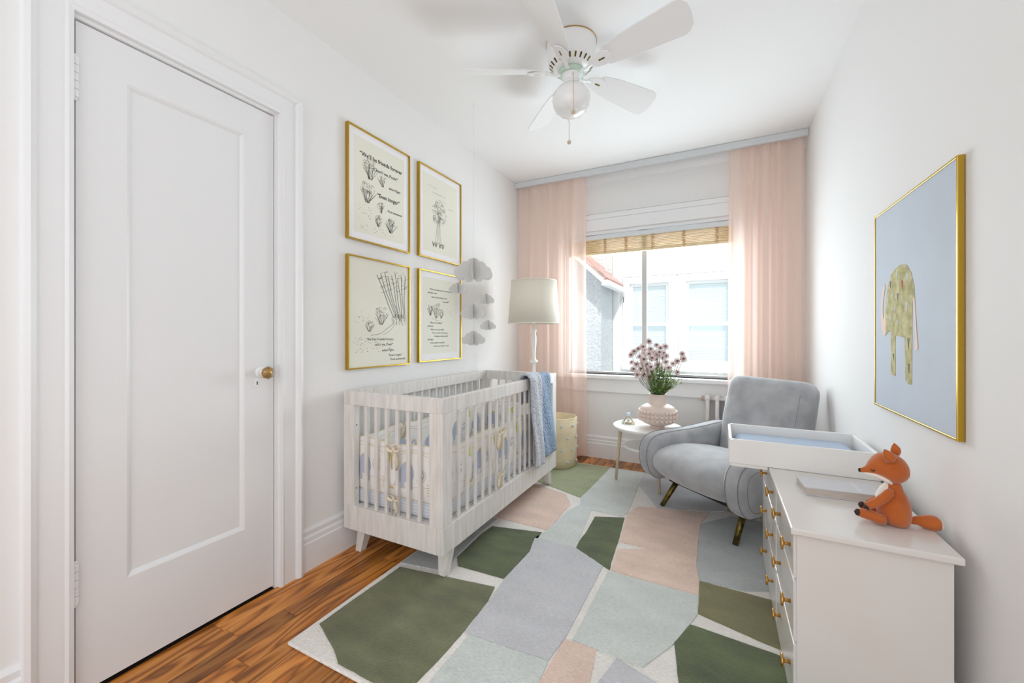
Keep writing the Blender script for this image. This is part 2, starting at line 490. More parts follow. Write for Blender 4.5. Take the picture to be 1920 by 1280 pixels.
h = make('rosette', G().rings(latX([(.024, 0), (.024, .003), (.019, .007), (.010, .010), (.009, .030)], kc)), M['trim'], door)
kb = make('door_knob', G().rings(latX([(.009, .020), (.013, .024), (.017, .032), (.013, .036)], kc, 16)), M['brass'], door)
make('crystal_knob', G().rings(latX([(.012, .033), (.024, .038), (.027, .048), (.024, .058), (.014, .064)], kc, 8)), M['crystal'], kb)
make('brass_core', G().rings(latX([(.014, .0345), (.019, .037), (.018, .041), (.013, .043), (.010, .050), (.004, .052)], kc, 12)), M['brass'], kb)
g = G().rings([[(fx + d, 1.012 + r * cos(2 * pi * j / 20), .885 + 1.7 * r * sin(2 * pi * j / 20)) for j in range(20)] for r, d in ((.011, 0), (.011, .002), (.009, .0035))])
e = make('keyhole_plate', g, M['trim'], door)
g = G().rings([[(fx + d, 1.012 + .0028 * cos(2 * pi * j / 12), .889 + .0032 * sin(2 * pi * j / 12)) for j in range(12)] for d in (.003, .0042)])
g.prism([(-.0013, .889), (.0013, .889), (.0022, .8785), (-.0022, .8785)], lambda a, b, t: (fx + t, 1.012 + a, b), .003, .0042)
make('keyhole', g, M['black'], e)
# ---------------------------------------------------------------- window
win = thing('window_1', '', '', (-.56, YB, WZ0)); del win['label']; del win['category']; struct(win)
yf = YB
g = G().box(WX0 - .1, WX0, yf - .025, yf, WZ0 - .02, WZ1 + .1).box(WX1, WX1 + .1, yf - .025, yf, WZ0 - .02, WZ1 + .1)
g.box(WX0 - .1, WX1 + .1, yf - .027, yf, WZ1 + .1005, WZ1 + .145).box(WX0, WX1, yf - .025, yf, WZ1, WZ1 + .1).box(WX0 - .11, WX1 + .11, yf - .032, yf, WZ1 + .1455, WZ1 + .155)
make('casing', g, M['trim'], win, bevel=.004)
g = G().box(WX0, WX0 + .03, yf + .001, yf + .1, WZ0, WZ1).box(WX1 - .03, WX1, yf + .001, yf + .1, WZ0, WZ1).box(WX0 + .03, WX1 - .03, yf + .001, yf + .1, WZ1 - .03, WZ1)
make('window_frame', g, M['trim'], win, bevel=.003)
make('window_sill', G().box(WX0 - .13, WX1 + .13, yf - .075, yf + .1, WZ0 - .032, WZ0), M['trim'], win, bevel=.006)
make('apron', G().box(WX0 - .1, WX1 + .1, yf - .022, yf, WZ0 - .14, WZ0 - .032).box(WX0 - .1, WX1 + .1, yf - .03, yf, WZ0 - .15, WZ0 - .135), M['trim'], win, bevel=.003)
ys = yf + .075
MX = -.574
for a, b in ((WX0 + .03, MX), (MX, WX1 - .03)):
    g = rect(G(), a + .0005, b - .0005, WZ0 + .001, WZ1 - .031, .018, ys - .012, ys + .012, .020, .018)
    sf = make('sash', g, M['steel'], win, bevel=.002)
    make('pane', G().box(a + .015, b - .015, ys - .002, ys + .002, WZ0 + .018, WZ1 - .045), M['glass'], sf)
make('meeting_stile', G().box(MX - .021, MX + .021, ys - .03, ys - .012, WZ0 + .004, WZ1 - .04), M['steel'], win, bevel=.003)

# bamboo blind pulled up
bl = thing('window_blind', 'bamboo slat blind pulled up at the top of the window', 'blind', (-.56, yf + .02, 1.8))
bx0, bx1 = WX0 + .035, WX1 - .035
make('head_rail', G().box(bx0, bx1, yf - .004, yf + .045, 1.925, 1.962), M['pelmet'], bl, bevel=.002)
nsl = 9
for k in range(nsl):
    z = 1.818 + k * .0125
    yy = yf + .008 + (.006 if k % 2 else 0) + random.uniform(-.002, .002)
    make('slat', G().box(bx0, bx1, yy, yy + .033, z, z + .0072), M['bamboo'], bl)
make('bottom_rail', G().box(bx0, bx1, yf + .004, yf + .042, 1.793, 1.814), M['bamboo'], bl, bevel=.003)
for xx in (-1.12, -.9, -.72, -.5, -.26, -.02):
    g = G()
    for k in range(7):
        z = 1.81 + k * .017
        g.tube([(xx - .012, yf + .006, z), (xx + random.uniform(-.005, .005), yf - .003, z + .01), (xx + .012, yf + .006, z + .006)], .003, 5)
    g.tube([(xx, yf + .003, 1.775), (xx + .001, yf + .001, 1.85), (xx, yf + .003, 1.93)], .0016, 5)
    make('lift_cord', g, M['cord'], bl)

# pelmet board holding the curtain track
PY = 3.375
pel = tag(make('curtain_pelmet', G().box(XL + .003, XR - .003, PY, PY + .02, 2.442, 2.488).box(XL + .003, XR - .003, PY + .02, PY + .09, 2.465, 2.488), M['pelmet'], loc=(-.58, PY, 2.44)), 'long pale grey pelmet rail along the ceiling above the window', 'pelmet')

def curtain(name, x0, x1, seed, label, side):
    rnd = random.Random(seed)
    n = 220; m = 24
    ph = [rnd.uniform(0, 6.28) for _ in range(5)]
    def fold(u, v):
        nf = 4.6
        w = u + .03 * sin(7 * u + ph[0]) + .012 * sin(19 * u + ph[4])
        b = sin(2 * pi * nf * w + ph[1])
        a = .026 * (abs(b) ** .8) * (1 if b > 0 else -1) + .0028 * sin(2 * pi * nf * 2.6 * w + ph[2] + .6 * v)
        return a * (.8 + .2 * v)
    def f(u, v):
        x = x0 + (x1 - x0) * u
        # slight spread near the floor
        x += side * .012 * v * (u if side > 0 else 1 - u)
        y = PY + .034 + .026 + fold(u, v) * .9 - .004
        return (x, y, 2.455 - v * (2.455 - .03))
    g = G().grid(f, n, m)
    o = thing(name, label, 'curtain', ((x0 + x1) / 2, PY + .052, .03), group='pink sheer curtains')
    make('curtain_panel', g, M['sheer'], o, smooth=True, normals=False)
    # bottom hem band
    g = G().grid(lambda u, v: (lambda p: (p[0], p[1] - .002, p[2]))(f(u, .975 + .025 * v)), n, 1)
    make('hem', g, M['sheer'], o, smooth=True, normals=False)
curtain('sheer_curtain', -1.675, -1.045, 3, 'sheer pink curtain hanging at the left side of the window behind the floor lamp', 1)
curtain('sheer_curtain', .06, .515, 9, 'sheer pink curtain hanging at the right side of the window behind the armchair', -1)

# ---------------------------------------------------------------- outside
tag(make('street_ground', G().box(-9, 6, 3.8, 12, -1.6, -1.5), M['ground']), 'pale ground between the two houses outside the window', 'ground')['kind'] = 'structure'
nh = thing('neighbour_house', 'white stucco neighbour house with two double-hung windows seen through the glass', 'house', (-.5, 7, -1.5))
NY = 7.0
wins = [(-1.352, -.736), (-.482, .15)]
wz0, wz1 = .62, 1.93
g = G()
xs = [-6] + [q for w_ in wins for q in w_] + [5]
for k in range(0, len(xs), 2): g.box(xs[k], xs[k + 1], NY, NY + .2, wz0, wz1)
g.box(-6, 5, NY, NY + .2, -1.5, wz0).box(-6, 5, NY, NY + .2, wz1, 5)
make('stucco_wall', g, M['stucco'], nh)
make('corner_board', G().box(-1.63, -1.52, NY - .05, NY, -1.5, 4.5), M['extwhite'], nh, bevel=.005)
make('belt_board', G().box(-1.46, 5, NY - .04, NY, wz1 + .12, wz1 + .15), M['extwhite'], nh)
make('meter_box', G().box(-1.475, -1.44, NY - .03, NY, 1.62, 1.72), M['pelmet'], nh, bevel=.004)
for a, b in wins:
    g = G().box(a - .11, a, NY - .03, NY, wz0 - .028, wz1 + .118).box(b, b + .11, NY - .03, NY, wz0 - .028, wz1 + .118).box(a, b, NY - .03, NY, wz1, wz1 + .118)
    g.box(a - .125, b + .125, NY - .07, NY, wz0 - .12, wz0 - .03).box(a, b, NY - .03, NY, wz0 - .028, wz0)
    wf = make('window_frame', g, M['extwhite'], nh, bevel=.004)
    zm = 1.25
    g = G()
    for z0, z1, yy in ((zm - .02, wz1, .03), (wz0, zm + .02, .0)):
        rect(g, a + .001, b - .001, z0 + .001, z1 - .001, .04, NY + yy, NY + yy + .029, .05, .04)
    make('sash', g, M['extwhite'], wf)
    g = G()
    z = wz0 + .05
    while z < wz1 - .03:
        g.add([(a + .03, NY + .10, z), (b - .03, NY + .10, z), (b - .03, NY + .122, z + .028), (a + .03, NY + .122, z + .028)], [(0, 1, 2, 3)]); z += .03
    bd = make('venetian_blind', g, M['extblind'], wf, solid=.002)
    bd['kind'] = 'stuff'
    make('pane', G().box(a + .03, b - .03, NY + .05, NY + .054, wz0, wz1), M['glass'], wf)
# side wing with eaves on the left
wg = thing('house_wing', 'shade-toned stucco wing with white fascia and red shingled roof, outside at the left', 'house', (-2.6, 6.2, -1.5))
def slope(x): return 1.95 + (-1.5 - x) * .95
WY = 6.15
make('stucco_wall', G().prism([(-4.6, -1.5), (-1.62, -1.5), (-1.62, slope(-1.62) - .1), (-4.6, slope(-4.6) - .1)], lambda a, b, t: (a, t, b), WY, 6.9), M['shadestucco'], wg)
make('fascia', G().prism([(-4.6, slope(-4.6)), (-1.46, slope(-1.46)), (-1.46, slope(-1.46) - .12), (-4.6, slope(-4.6) - .15)], lambda a, b, t: (a, t, b), WY - .42, WY - .38), M['extwhite'], wg, bevel=.004)
make('soffit', G().prism([(-4.6, slope(-4.6) - .05), (-1.46, slope(-1.46) - .05), (-1.46, slope(-1.46) - .08), (-4.6, slope(-4.6) - .08)], lambda a, b, t: (a, t, b), WY - .38, 6.9), M['extwhite'], wg)
make('gutter', G().box(-1.5, -1.40, WY - .44, 6.9, slope(-1.46) - .13, slope(-1.46) - .05), M['extwhite'], wg, bevel=.01)
make('roof_deck', G().prism([(-4.6, slope(-4.6) + .01), (-1.44, slope(-1.44) + .01), (-1.44, slope(-1.44) - .03), (-4.6, slope(-4.6) - .03)], lambda a, b, t: (a, t, b), WY - .44, 6.9), M['shingle'], wg)
sh = G().prism([(0, 0), (-.19, .18), (-.19, .193), (0, .022)], lambda a, b, t: (a, t, b), 0, .225)
first = None
for k in range(12):
    x = -1.42 - k * .16
    for j in range(6):
        y = WY - .46 + j * .232 + (.1 if k % 2 else 0)
        if first is None:
            first = make('shingle', sh, M['shingle'], wg, local=True)
            first.location = Vector((x, y, slope(x) + .01)) - Vector(wg.location)
        elif y + .23 < 6.92: dup(first, wg, Vector((x, y, slope(x) + .01)) - Vector(wg.location))
# ---------------------------------------------------------------- rug
rug = thing('area_rug', 'large rug of cream, green, pink and grey irregular patches on the wooden floor', 'rug', (-.5, 2.1, 0))
make('rug_base', G().box(-1.345, .40, .905, 3.29, .001, .012), RUG['cream'], rug, bevel=.004)
PT = [
 ('olive', [(-1.314, 1.434), (-.851, 1.502), (-.831, 1.412), (-.823, 1.228), (-.826, 1.068), (-.832, .981), (-.93, .92), (-1.108, .921), (-1.168, .954), (-1.321, 1.015)]),
 ('dark', [(-1.133, 1.972), (-.859, 2.033), (-.838, 1.822), (-.845, 1.573), (-1.081, 1.563), (-1.127, 1.621), (-1.142, 1.878)]),
 ('pink', [(-1.33, 2.72), (-1.13, 2.656), (-.92, 2.591), (-.838, 2.45), (-.84, 2.28), (-.841, 2.072), (-1.151, 2.081), (-1.33, 2.15)]),
 ('pale', [(-1.34, 3.267), (-.787, 3.271), (-.806, 2.765), (-.818, 2.583), (-1.137, 2.71), (-1.34, 2.79)]),
 ('sage', [(-.785, 3.271), (-.52, 3.271), (-.515, 2.994), (-.493, 2.489), (-.519, 2.42), (-.7, 2.434), (-.649, 2.023), (-.643, 1.963), (-.868, 1.962), (-.844, 2.07), (-.825, 2.354), (-.785, 2.469), (-.816, 2.583), (-.804, 2.765)]),
 ('lav', [(-.868, 1.96), (-.643, 1.961), (-.481, 1.865), (-.486, 1.363), (-.488, 1.356), (-.502, 1.244), (-.799, 1.222), (-.821, 1.228), (-.829, 1.433), (-.843, 1.573), (-.836, 1.822)]),
 ('sage', [(-.799, 1.220), (-.502, 1.242), (-.497, 1.152), (-.52, .915), (-.799, .915)]),
 ('lav', [(-.518, 3.271), (.0, 3.271), (.02, 2.78), (-.057, 2.729), (-.346, 2.641), (-.515, 2.994)]),
 ('dark', [(-.656, 2.35), (-.497, 2.416), (-.473, 2.175), (-.456, 1.917), (-.447, 1.849), (-.643, 1.961), (-.649, 2.023), (-.646, 2.145)]),
 ('pink', [(-.493, 2.489), (-.458, 2.609), (-.346, 2.641), (-.057, 2.72), (-.095, 2.553), (-.1, 2.405), (-.101, 2.205), (-.096, 2.043), (-.08, 1.943), (-.08, 1.836), (-.442, 1.849), (-.456, 2.051), (-.315, 2.118), (-.464, 2.124)]),
 ('sage', [(-.452, 1.837), (-.08, 1.834), (-.076, 1.71), (-.103, 1.629), (-.14, 1.515), (-.222, 1.356), (-.305, 1.357), (-.377, 1.362), (-.461, 1.368)]),
 ('pink', [(-.486, 1.357), (-.374, 1.36), (-.358, 1.223), (-.35, .98), (-.45, .95), (-.497, 1.152)]),
 ('lav', [(-.305, 1.355), (-.114, 1.30), (-.10, .95), (-.32, .93), (-.335, 1.237)]),
 ('dark', [(-.097, 1.637), (.36, 1.60), (.36, 1.0), (-.06, 1.0), (-.114, 1.352), (-.142, 1.514)]),
 ('moss', [(-.078, 1.944), (.36, 1.93), (.36, 1.62), (.175, 1.649), (.12, 1.661), (-.075, 1.715)]),
 ('grey', [(-.094, 2.539), (.06, 2.72), (.34, 2.72), (.34, 2.03), (.174, 1.995), (.095, 1.954), (-.079, 1.948), (-.094, 2.044), (-.099, 2.206)]),
 ('pale', [(.04, 2.78), (.02, 3.27), (.38, 3.27), (.38, 2.76)]),
 ('grey', [(-1.333, 1.462), (-1.105, 1.498), (-1.142, 1.666), (-1.152, 1.879), (-1.15, 2.06), (-1.333, 2.10)]),
]
for k, (c, poly) in enumerate(PT):
    cx = sum(p[0] for p in poly) / len(poly); cy = sum(p[1] for p in poly) / len(poly)
    # small hand-tufted waviness along the edges, shrunk a hair so patches never touch
    out = []
    for i in range(len(poly)):
        a, b = poly[i], poly[(i + 1) % len(poly)]
        d = math.dist(a, b); n = max(1, int(d / .03))
        for q in range(n):
            t = q / n
            x_, y_ = a[0] + (b[0] - a[0]) * t, a[1] + (b[1] - a[1]) * t
            if q: x_ += random.uniform(-.0012, .0012); y_ += random.uniform(-.0012, .0012)
            out.append((x_, y_))
    make('rug_patch', G().prism(out, lambda a, b, t: (a, b, t), .0115, .0150 + .0002 * (k % 3)), RUG[c], rug)
# ---------------------------------------------------------------- crib
CX0, CX1, CY0, CY1, CZ0, CZ1 = -1.665, -1.06, 1.417, 2.777, .128, .806
crib = thing('crib', 'whitewashed wooden baby crib with slatted sides along the left wall', 'crib', ((CX0 + CX1) / 2, (CY0 + CY1) / 2, 0))
T = .032
for (x0, x1) in ((CX0, CX0 + T), (CX1 - T, CX1)):
    for (y0, y1) in ((CY0, CY0 + .072), (CY1 - .072, CY1)):
        make('post', G().box(x0, x1, y0, y1, CZ0 + .118, CZ1 - .066), M['cribwood'], crib, bevel=.0015)
for (y0, y1, xa, xb) in ((CY0, CY0 + T, CX0 + T, CX1 - T), (CY1 - T, CY1, CX0 + T, CX1 - T)):
    for s in (0, 1):
        xx = (xa, xa + .04) if s == 0 else (xb - .04, xb)
        make('post', G().box(xx[0], xx[1], y0, y1, CZ0 + .118, CZ1 - .066), M['cribwood'], crib, bevel=.0015)
# rails
for (x0, x1) in ((CX0, CX0 + T), (CX1 - T, CX1)):
    make('top_rail', G().box(x0, x1, CY0, CY1, CZ1 - .066, CZ1), M['cribwood_h'], crib, bevel=.002)
    make('bottom_rail', G().box(x0, x1, CY0, CY1, CZ0, CZ0 + .118), M['cribwood_h'], crib, bevel=.002)
for (y0, y1) in ((CY0, CY0 + T), (CY1 - T, CY1)):
    make('top_rail', G().box(CX0 + T + .0005, CX1 - T - .0005, y0, y1, CZ1 - .066, CZ1), M['cribwood_h'], crib, bevel=.002)
    make('bottom_rail', G().box(CX0 + T + .0005, CX1 - T - .0005, y0, y1, CZ0, CZ0 + .118), M['cribwood_h'], crib, bevel=.002)
# slats, shared mesh
hz = (CZ1 - .066) - (CZ0 + .118)
cl = Vector(crib.location)
sl = None
def slat(x, y, rot=0):
    global sl
    if sl is None:
        sl = make('slat', G().box(-.006, .006, -.0085, .0085, 0, hz), M['cribwood'], crib, bevel=.002, local=True); o = sl
    else: o = dup(sl, crib)
    o.location = Vector((x, y, CZ0 + .118)) - cl; o.rotation_euler = (0, 0, rot)
for xx in (CX0 + T / 2, CX1 - T / 2):
    a, b = CY0 + .072, CY1 - .072; n = 16
    for k in range(n): slat(xx, a + (b - a) * (k + 1) / (n + 1))
for yy in (CY0 + T / 2, CY1 - T / 2):
    a, b = CX0 + T + .04, CX1 - T - .04; n = 6
    for k in range(n): slat(a + (b - a) * (k + 1) / (n + 1), yy, pi / 2)
# legs
for sx, xx in ((-1, CX0 + .06), (1, CX1 - .045)):
    for sy, yy in ((-1, CY0 + .09), (1, CY1 - .09)):
        zb = 0.0005 if sx < 0 and sy < 0 else .0165
        tx, ty = xx, yy
        bxx, byy = xx + sx * .008, yy + sy * .03
        g = G().rings([[(cx_ + a * w_, cy_ + b * w_, z_) for a, b in ((-1, -1), (1, -1), (1, 1), (-1, 1))] for cx_, cy_, z_, w_ in ((bxx, byy, zb, .018), (tx, ty, CZ0, .029))])
        make('leg', g, M['cribwood'], crib, bevel=.002)
# bolt holes
for zz in (.64, .33):
    make('bolt', G().rings([[(CX0 + T + .04 + t, CY0 + .016 + .0035 * cos(2 * pi * j / 10), zz + .0035 * sin(2 * pi * j / 10)) for j in range(10)] for t in (-.001, .0008)]), M['black'], crib)
ix0, ix1, iy0, iy1 = CX0 + T + .004, CX1 - T - .004, CY0 + T + .004, CY1 - T - .004
# mattress support inside crib, mattress and skirt
make('mattress_base', G().box(ix0, ix1, iy0, iy1, CZ0 + .10, CZ0 + .118), M['cribwood'], crib)
mt = thing('crib_mattress', 'crib mattress in a grey and white trellis print sheet inside the crib', 'mattress', (cl.x, cl.y, .25))
make('fitted_sheet', G().box(ix0 + .004, ix1 - .004, iy0 + .004, iy1 - .004, CZ0 + .1195, .322), M['maze'], mt, bevel=.02, seg=4, smooth=True)

# padded bumpers: four quilted panels, printed with elephants, moons and scrolls
def bumper(label, p0, p1, inward, seed, z0=.325, z1=.572):
    p0 = Vector(p0); p1 = Vector(p1); d = (p1 - p0); L_ = d.length; d.normalize(); nrm = Vector(inward)
    root = thing('crib_bumper', label, 'crib bumper', tuple((p0 + p1) / 2 + Vector((0, 0, z0))), group=None)
    th = .022
    def f(side):
        def h(u, v):
            puff = th * (1 - abs(2 * v - 1) ** 4) * (1 - abs(2 * u - 1) ** 14) * .5 * (1 + .15 * sin(u * L_ * 30 + seed)) + .002
            top = .006 * sin(u * L_ * 16 + seed)
            q = p0 + d * (u * L_) + nrm * (th / 2 + side * puff)
            return (q.x, q.y, z0 + (z1 - z0) * v + top * v)
        return h
    g = G().grid(f(-1), 40, 10).grid(f(1), 40, 10)
    pad = make('bumper_pad', g, M['bumper'], root, smooth=True)
    # piping on top and bottom edges
    for v, vz in ((0, 0), (1, 1)):
        pts = [Vector(f(0)(u / 30, v)) for u in range(31)]
        make('piping', G().tube(pts, .0035, 6), M['ribbon'], root, smooth=True)
    # printed motifs on both faces
    rnd = random.Random(seed)
    def on(side, s, z, lift):
        u = s / L_; v = (z - z0) / (z1 - z0)
        puff = th * (1 - abs(2 * v - 1) ** 4) * (1 - abs(2 * u - 1) ** 14) * .5 * (1 + .15 * sin(u * L_ * 30 + seed)) + .002
        q = p0 + d * s + nrm * (th / 2 + side * (puff + lift))
        return (q.x, q.y, z + .006 * sin(u * L_ * 16 + seed) * v)
    for side in (-1, 1):
        ge, gg_, gl = G(), G(), G()
        def blob(g, pts, lift=.0012, n=1):
            cx_ = sum(p[0] for p in pts) / len(pts); cz_ = sum(p[1] for p in pts) / len(pts)
            rings = [[on(side, cx_ + (p[0] - cx_) * t, cz_ + (p[1] - cz_) * t, lift) for p in pts] for t in (1, .66, .33, .02)]
            g.rings(rings, cap=False)
        s = .05
        k = 0
        while s < L_ - .05:
            zc = z0 + .115
            m_ = k % 3
            if m_ == 0:      # elephant: domed body, head, trunk curl
                w_ = .042
                blob(ge, [(s + w_ * cos(a), zc + (.058 if sin(a) > 0 else .04) * sin(a)) for a in [i * pi / 9 for i in range(18)]])
                blob(ge, [(s - .042 + .026 * cos(a), zc - .012 + .03 * sin(a)) for a in [i * pi / 7 for i in range(14)]], .0014)
                tr = [(s - .062, zc - .03), (s - .072, zc - .055), (s - .062, zc - .072), (s - .048, zc - .066)]
                for i in range(3):
                    ge.add([on(side, tr[i][0] - .004, tr[i][1], .0012), on(side, tr[i][0] + .006, tr[i][1], .0012), on(side, tr[i + 1][0] + .006, tr[i + 1][1], .0012), on(side, tr[i + 1][0] - .004, tr[i + 1][1], .0012)], [(0, 1, 2, 3)])
                blob(gg_, [(s + .008 + .016 * cos(a), zc + .056 + .007 * sin(a)) for a in [i * pi / 6 for i in range(12)]], .0018)
                for q in (-.026, .022):
                    blob(ge, [(s + q + a, zc + b) for a, b in ((-.011, -.02), (.011, -.02), (.011, -.07), (-.011, -.07))])
            elif m_ == 1:    # scroll of blue and gold
                for rr, g_, w2 in ((.03, ge, .0035), (.042, gg_, .0012)):
                    pr = None
                    for i in range(15):
                        a = i * .42 + k; r_ = rr * (1 - i / 18)
                        p = (s + r_ * cos(a), zc + .01 + r_ * sin(a)); q = (s + (r_ - w2 * 2) * cos(a), zc + .01 + (r_ - w2 * 2) * sin(a))
                        if pr: g_.add([on(side, *pr[0], .0014), on(side, *p, .0014), on(side, *q, .0014), on(side, *pr[1], .0014)], [(0, 1, 2, 3)])
                        pr = (p, q)
                for i in range(5):
                    lz = z0 + .03 + i * .012
                    for sg in (-1, 1):
                        blob(gg_, [(s + .045 + sg * (.006 + .005 * cos(a)), lz + .004 + .0028 * sin(a)) for a in [j * pi / 4 for j in range(8)]])
            else:            # crescent moon
                zc2 = z0 + .19
                arc = [(s + .024 * cos(a), zc2 + .028 * sin(a)) for a in [pi / 2 + i * pi / 9 for i in range(10)]]
                inn = [(s + .009 * cos(a), zc2 + .026 * sin(a)) for a in [pi / 2 + i * pi / 9 for i in range(10)]][::-1]
                for i in range(9):
                    j = 9 - i
                    gl.add([on(side, *arc[i], .0014), on(side, *arc[i + 1], .0014), on(side, *inn[j - 1], .0014), on(side, *inn[j], .0014)], [(0, 1, 2, 3)])
                blob(gg_, [(s + .014 * cos(a), z0 + .04 + .008 * sin(a)) for a in [i * pi / 6 for i in range(12)]])
            s += .088 + rnd.uniform(-.008, .008); k += 1
        # flowing thin gold lines along the panel
        for zz, am, fr_ in ((.205, .010, 22), (.06, .008, 17), (.222, .004, 40)):
            n = int(L_ / .012)
            for i in range(n):
                a, b = L_ * i / n, L_ * (i + 1) / n
                za, zb = z0 + zz + am * sin(fr_ * a), z0 + zz + am * sin(fr_ * b)
                gg_.add([on(side, a, za, .0014), on(side, b, zb, .0014), on(side, b, zb + .0016, .0014), on(side, a, za + .0016, .0014)], [(0, 1, 2, 3)])
        for g_, m2, nm in ((ge, 'eblue', 'printed_elephants'), (gg_, 'egold', 'printed_scrolls'), (gl, 'elime', 'printed_moons')):
            if g_.v:
                o = make(nm, g_, M[m2], pad, normals=False); o['kind'] = 'stuff'
    return root
b1 = bumper('printed elephant bumper pad tied to the near end of the crib', (ix0 + .022, iy0, 0), (ix1 - .022, iy0, 0), (0, 1, 0), 1)
b2 = bumper('printed elephant bumper pad tied to the open front side of the crib', (ix1, iy0, 0), (ix1, iy1, 0), (-1, 0, 0), 2)
b3 = bumper('printed elephant bumper pad along the wall side of the crib', (ix0, iy0, 0), (ix0, iy1, 0), (1, 0, 0), 3)
b4 = bumper('printed elephant bumper pad at the far end of the crib by the lamp', (ix0 + .022, iy1, 0), (ix1 - .022, iy1, 0), (0, -1, 0), 4)

def bow(x, y, z, ax, label_i=0, parent=None, s=1.0):
    """ribbon bow lying in the vertical plane whose horizontal axis is ax ('x' or 'y'); it faces the room"""
    def F(a, b, c):
        return (x + a, y - c, z + b) if ax == 'x' else (x + c, y + a, z + b)
    g = G()
    for sg in (-1, 1):
        pts = []
        for i in range(13):
            t = i / 12 * 2 * pi
            r_ = .020 * s * (1 - cos(t)) / 2 * 1.5
            pts.append(F(sg * (r_ * 1.0), .010 * s * sin(t) + .25 * r_ * (1 if sg > 0 else .6), .006 + .006 * sin(t / 2)))
        g.tube(pts, [.006 * s] * 13, 6, flat=.2)
        g.tube([F(0, 0, .004), F(sg * .010 * s, -.022 * s, .008), F(sg * .014 * s, -.050 * s, .004), F(sg * .010 * s, -.072 * s, .003)], [.003 * s, .0075 * s, .0085 * s, .004 * s], 6, flat=.15)
    g.sphere(F(0, 0, .008), .006 * s)
    return make('bow', g, M['ribbon'], parent, smooth=True)
xs_ = CX0 + T + .04; dx_ = (CX1 - T - .04 - xs_) / 7
bow(xs_ + dx_ * 4, CY0 - .001, .562, 'x', parent=b1, s=1.35)
bow(xs_ + dx_ * 4, CY0 - .001, .335, 'x', parent=b1, s=1.1)
ys_ = CY0 + .072; dY = (CY1 - .072 - ys_) / 17
for kk in (6, 13):
    bow(CX1 + .001, ys_ + dY * kk, .562, 'y', parent=b2, s=1.35)
    bow(CX1 + .001, ys_ + dY * kk, .335, 'y', parent=b2, s=1.1)
for kk in (4, 8): bow(CX0 + T + .03, ys_ + dY * kk, .575, 'y', parent=b3, s=1.0)

# folded blanket over the front rail, in two strips of one blanket
blk = thing('baby_blanket', 'blue and grey dotted plush blanket folded over the front crib rail', 'blanket', (CX1, 2.45, CZ1))
def strip(y0t, y1t, y0b, y1b, zb, off, m_, nm):
    def prof(v):
        # v 0 = outside hem, up, over the rail, down inside
        Lo = CZ1 - zb; Li = .16; arc = .05; tot = Lo + arc + Li; s_ = v * tot
        xo = CX1 + off; xi = CX1 - T - off * .6
        if s_ < Lo: return (xo + .006 * sin(s_ * 12) * (1 - s_ / Lo) + .004, zb + s_)
        if s_ < Lo + arc:
            t = (s_ - Lo) / arc * pi
            return ((xo + xi) / 2 + (xo - xi) / 2 * cos(t), CZ1 + (off + .004) * sin(t))
        return (xi, CZ1 - (s_ - Lo - arc))
    def f(u, v):
        x, z = prof(v)
        h = max(0, min(1, (CZ1 - z) / (CZ1 - zb))) if v < .75 else 0
        y = (y0t + (y0b - y0t) * h) * (1 - u) + (y1t + (y1b - y1t) * h) * u
        x += .004 * sin(u * 9 + v * 8) + (.006 * (abs(2 * u - 1) ** 6) * -1)
        return (x, y, z)
    o = make(nm, G().grid(f, 24, 60), m_, blk, smooth=True, solid=.012)
    return o
strip(2.375, 2.60, 2.50, 2.73, .268, .016, M['knitblue'], 'blue_side')
strip(2.27, 2.42, 2.34, 2.475, .245, .030, M['knitgrey'], 'grey_side')

# ---------------------------------------------------------------- floor lamp
lx, ly = -1.315, 2.95
lamp = thing('floor_lamp', 'white turned floor lamp with cream drum shade behind the crib', 'lamp', (lx, ly, 0.0))
make('base', G().lathe([(.085, .016), (.09, .026), (.085, .036), (.05, .045), (.025, .055), (.018, .075)], (lx, ly, 0)), M['white'], lamp, smooth=True, bevel=.001)
pr = [(.018, .07), (.014, .10), (.013, .40), (.020, .43), (.013, .45), (.012, .80), (.011, .852), (.024, .862), (.033, .872), (.030, .880), (.018, .888), (.013, .905), (.014, .95), (.020, 1.02), (.0215, 1.05), (.020, 1.075), (.014, 1.082), (.017, 1.098), (.018, 1.108), (.021, 1.118), (.020, 1.124), (.009, 1.13), (.009, 1.22)]
make('turned_pole', G().lathe(pr, (lx, ly, 0), 20), M['white'], lamp, smooth=True)
SR0, SR1 = .205, .180
g = G().rings([[(lx + r * cos(2 * pi * j / 48), ly + r * sin(2 * pi * j / 48), z) for j in range(48)] for r, z in ((SR0 - .004, 1.172), (SR0, 1.172), (SR1, 1.51), (SR1 - .004, 1.51))], cap=False, closed=True)
shd = make('lamp_shade', g, M['shade'], lamp, smooth=True)
for r, z in ((SR0, 1.175), (SR1, 1.507)):
    make('shade_trim', G().rings([[(lx + (r + a) * cos(2 * pi * j / 48), ly + (r + a) * sin(2 * pi * j / 48), z + b) for j in range(48)] for a, b in ((-.001, -.004), (.0018, -.004), (.0018, .004), (-.001, .004))], cap=False, closed=True), M['shade'], shd)
g = G()
for k in range(3):
    a = k * 2.094
    g.tube([(lx, ly, 1.215), (lx + .19 * cos(a), ly + .19 * sin(a), 1.20)], .002, 5)
make('harp', g, M['brass'], lamp)
make('bulb', G().lathe([(.012, 1.22), (.014, 1.24), (.03, 1.275), (.03, 1.295), (.015, 1.318), (.003, 1.322)], (lx, ly, 0)), M['milk'], lamp, smooth=True)

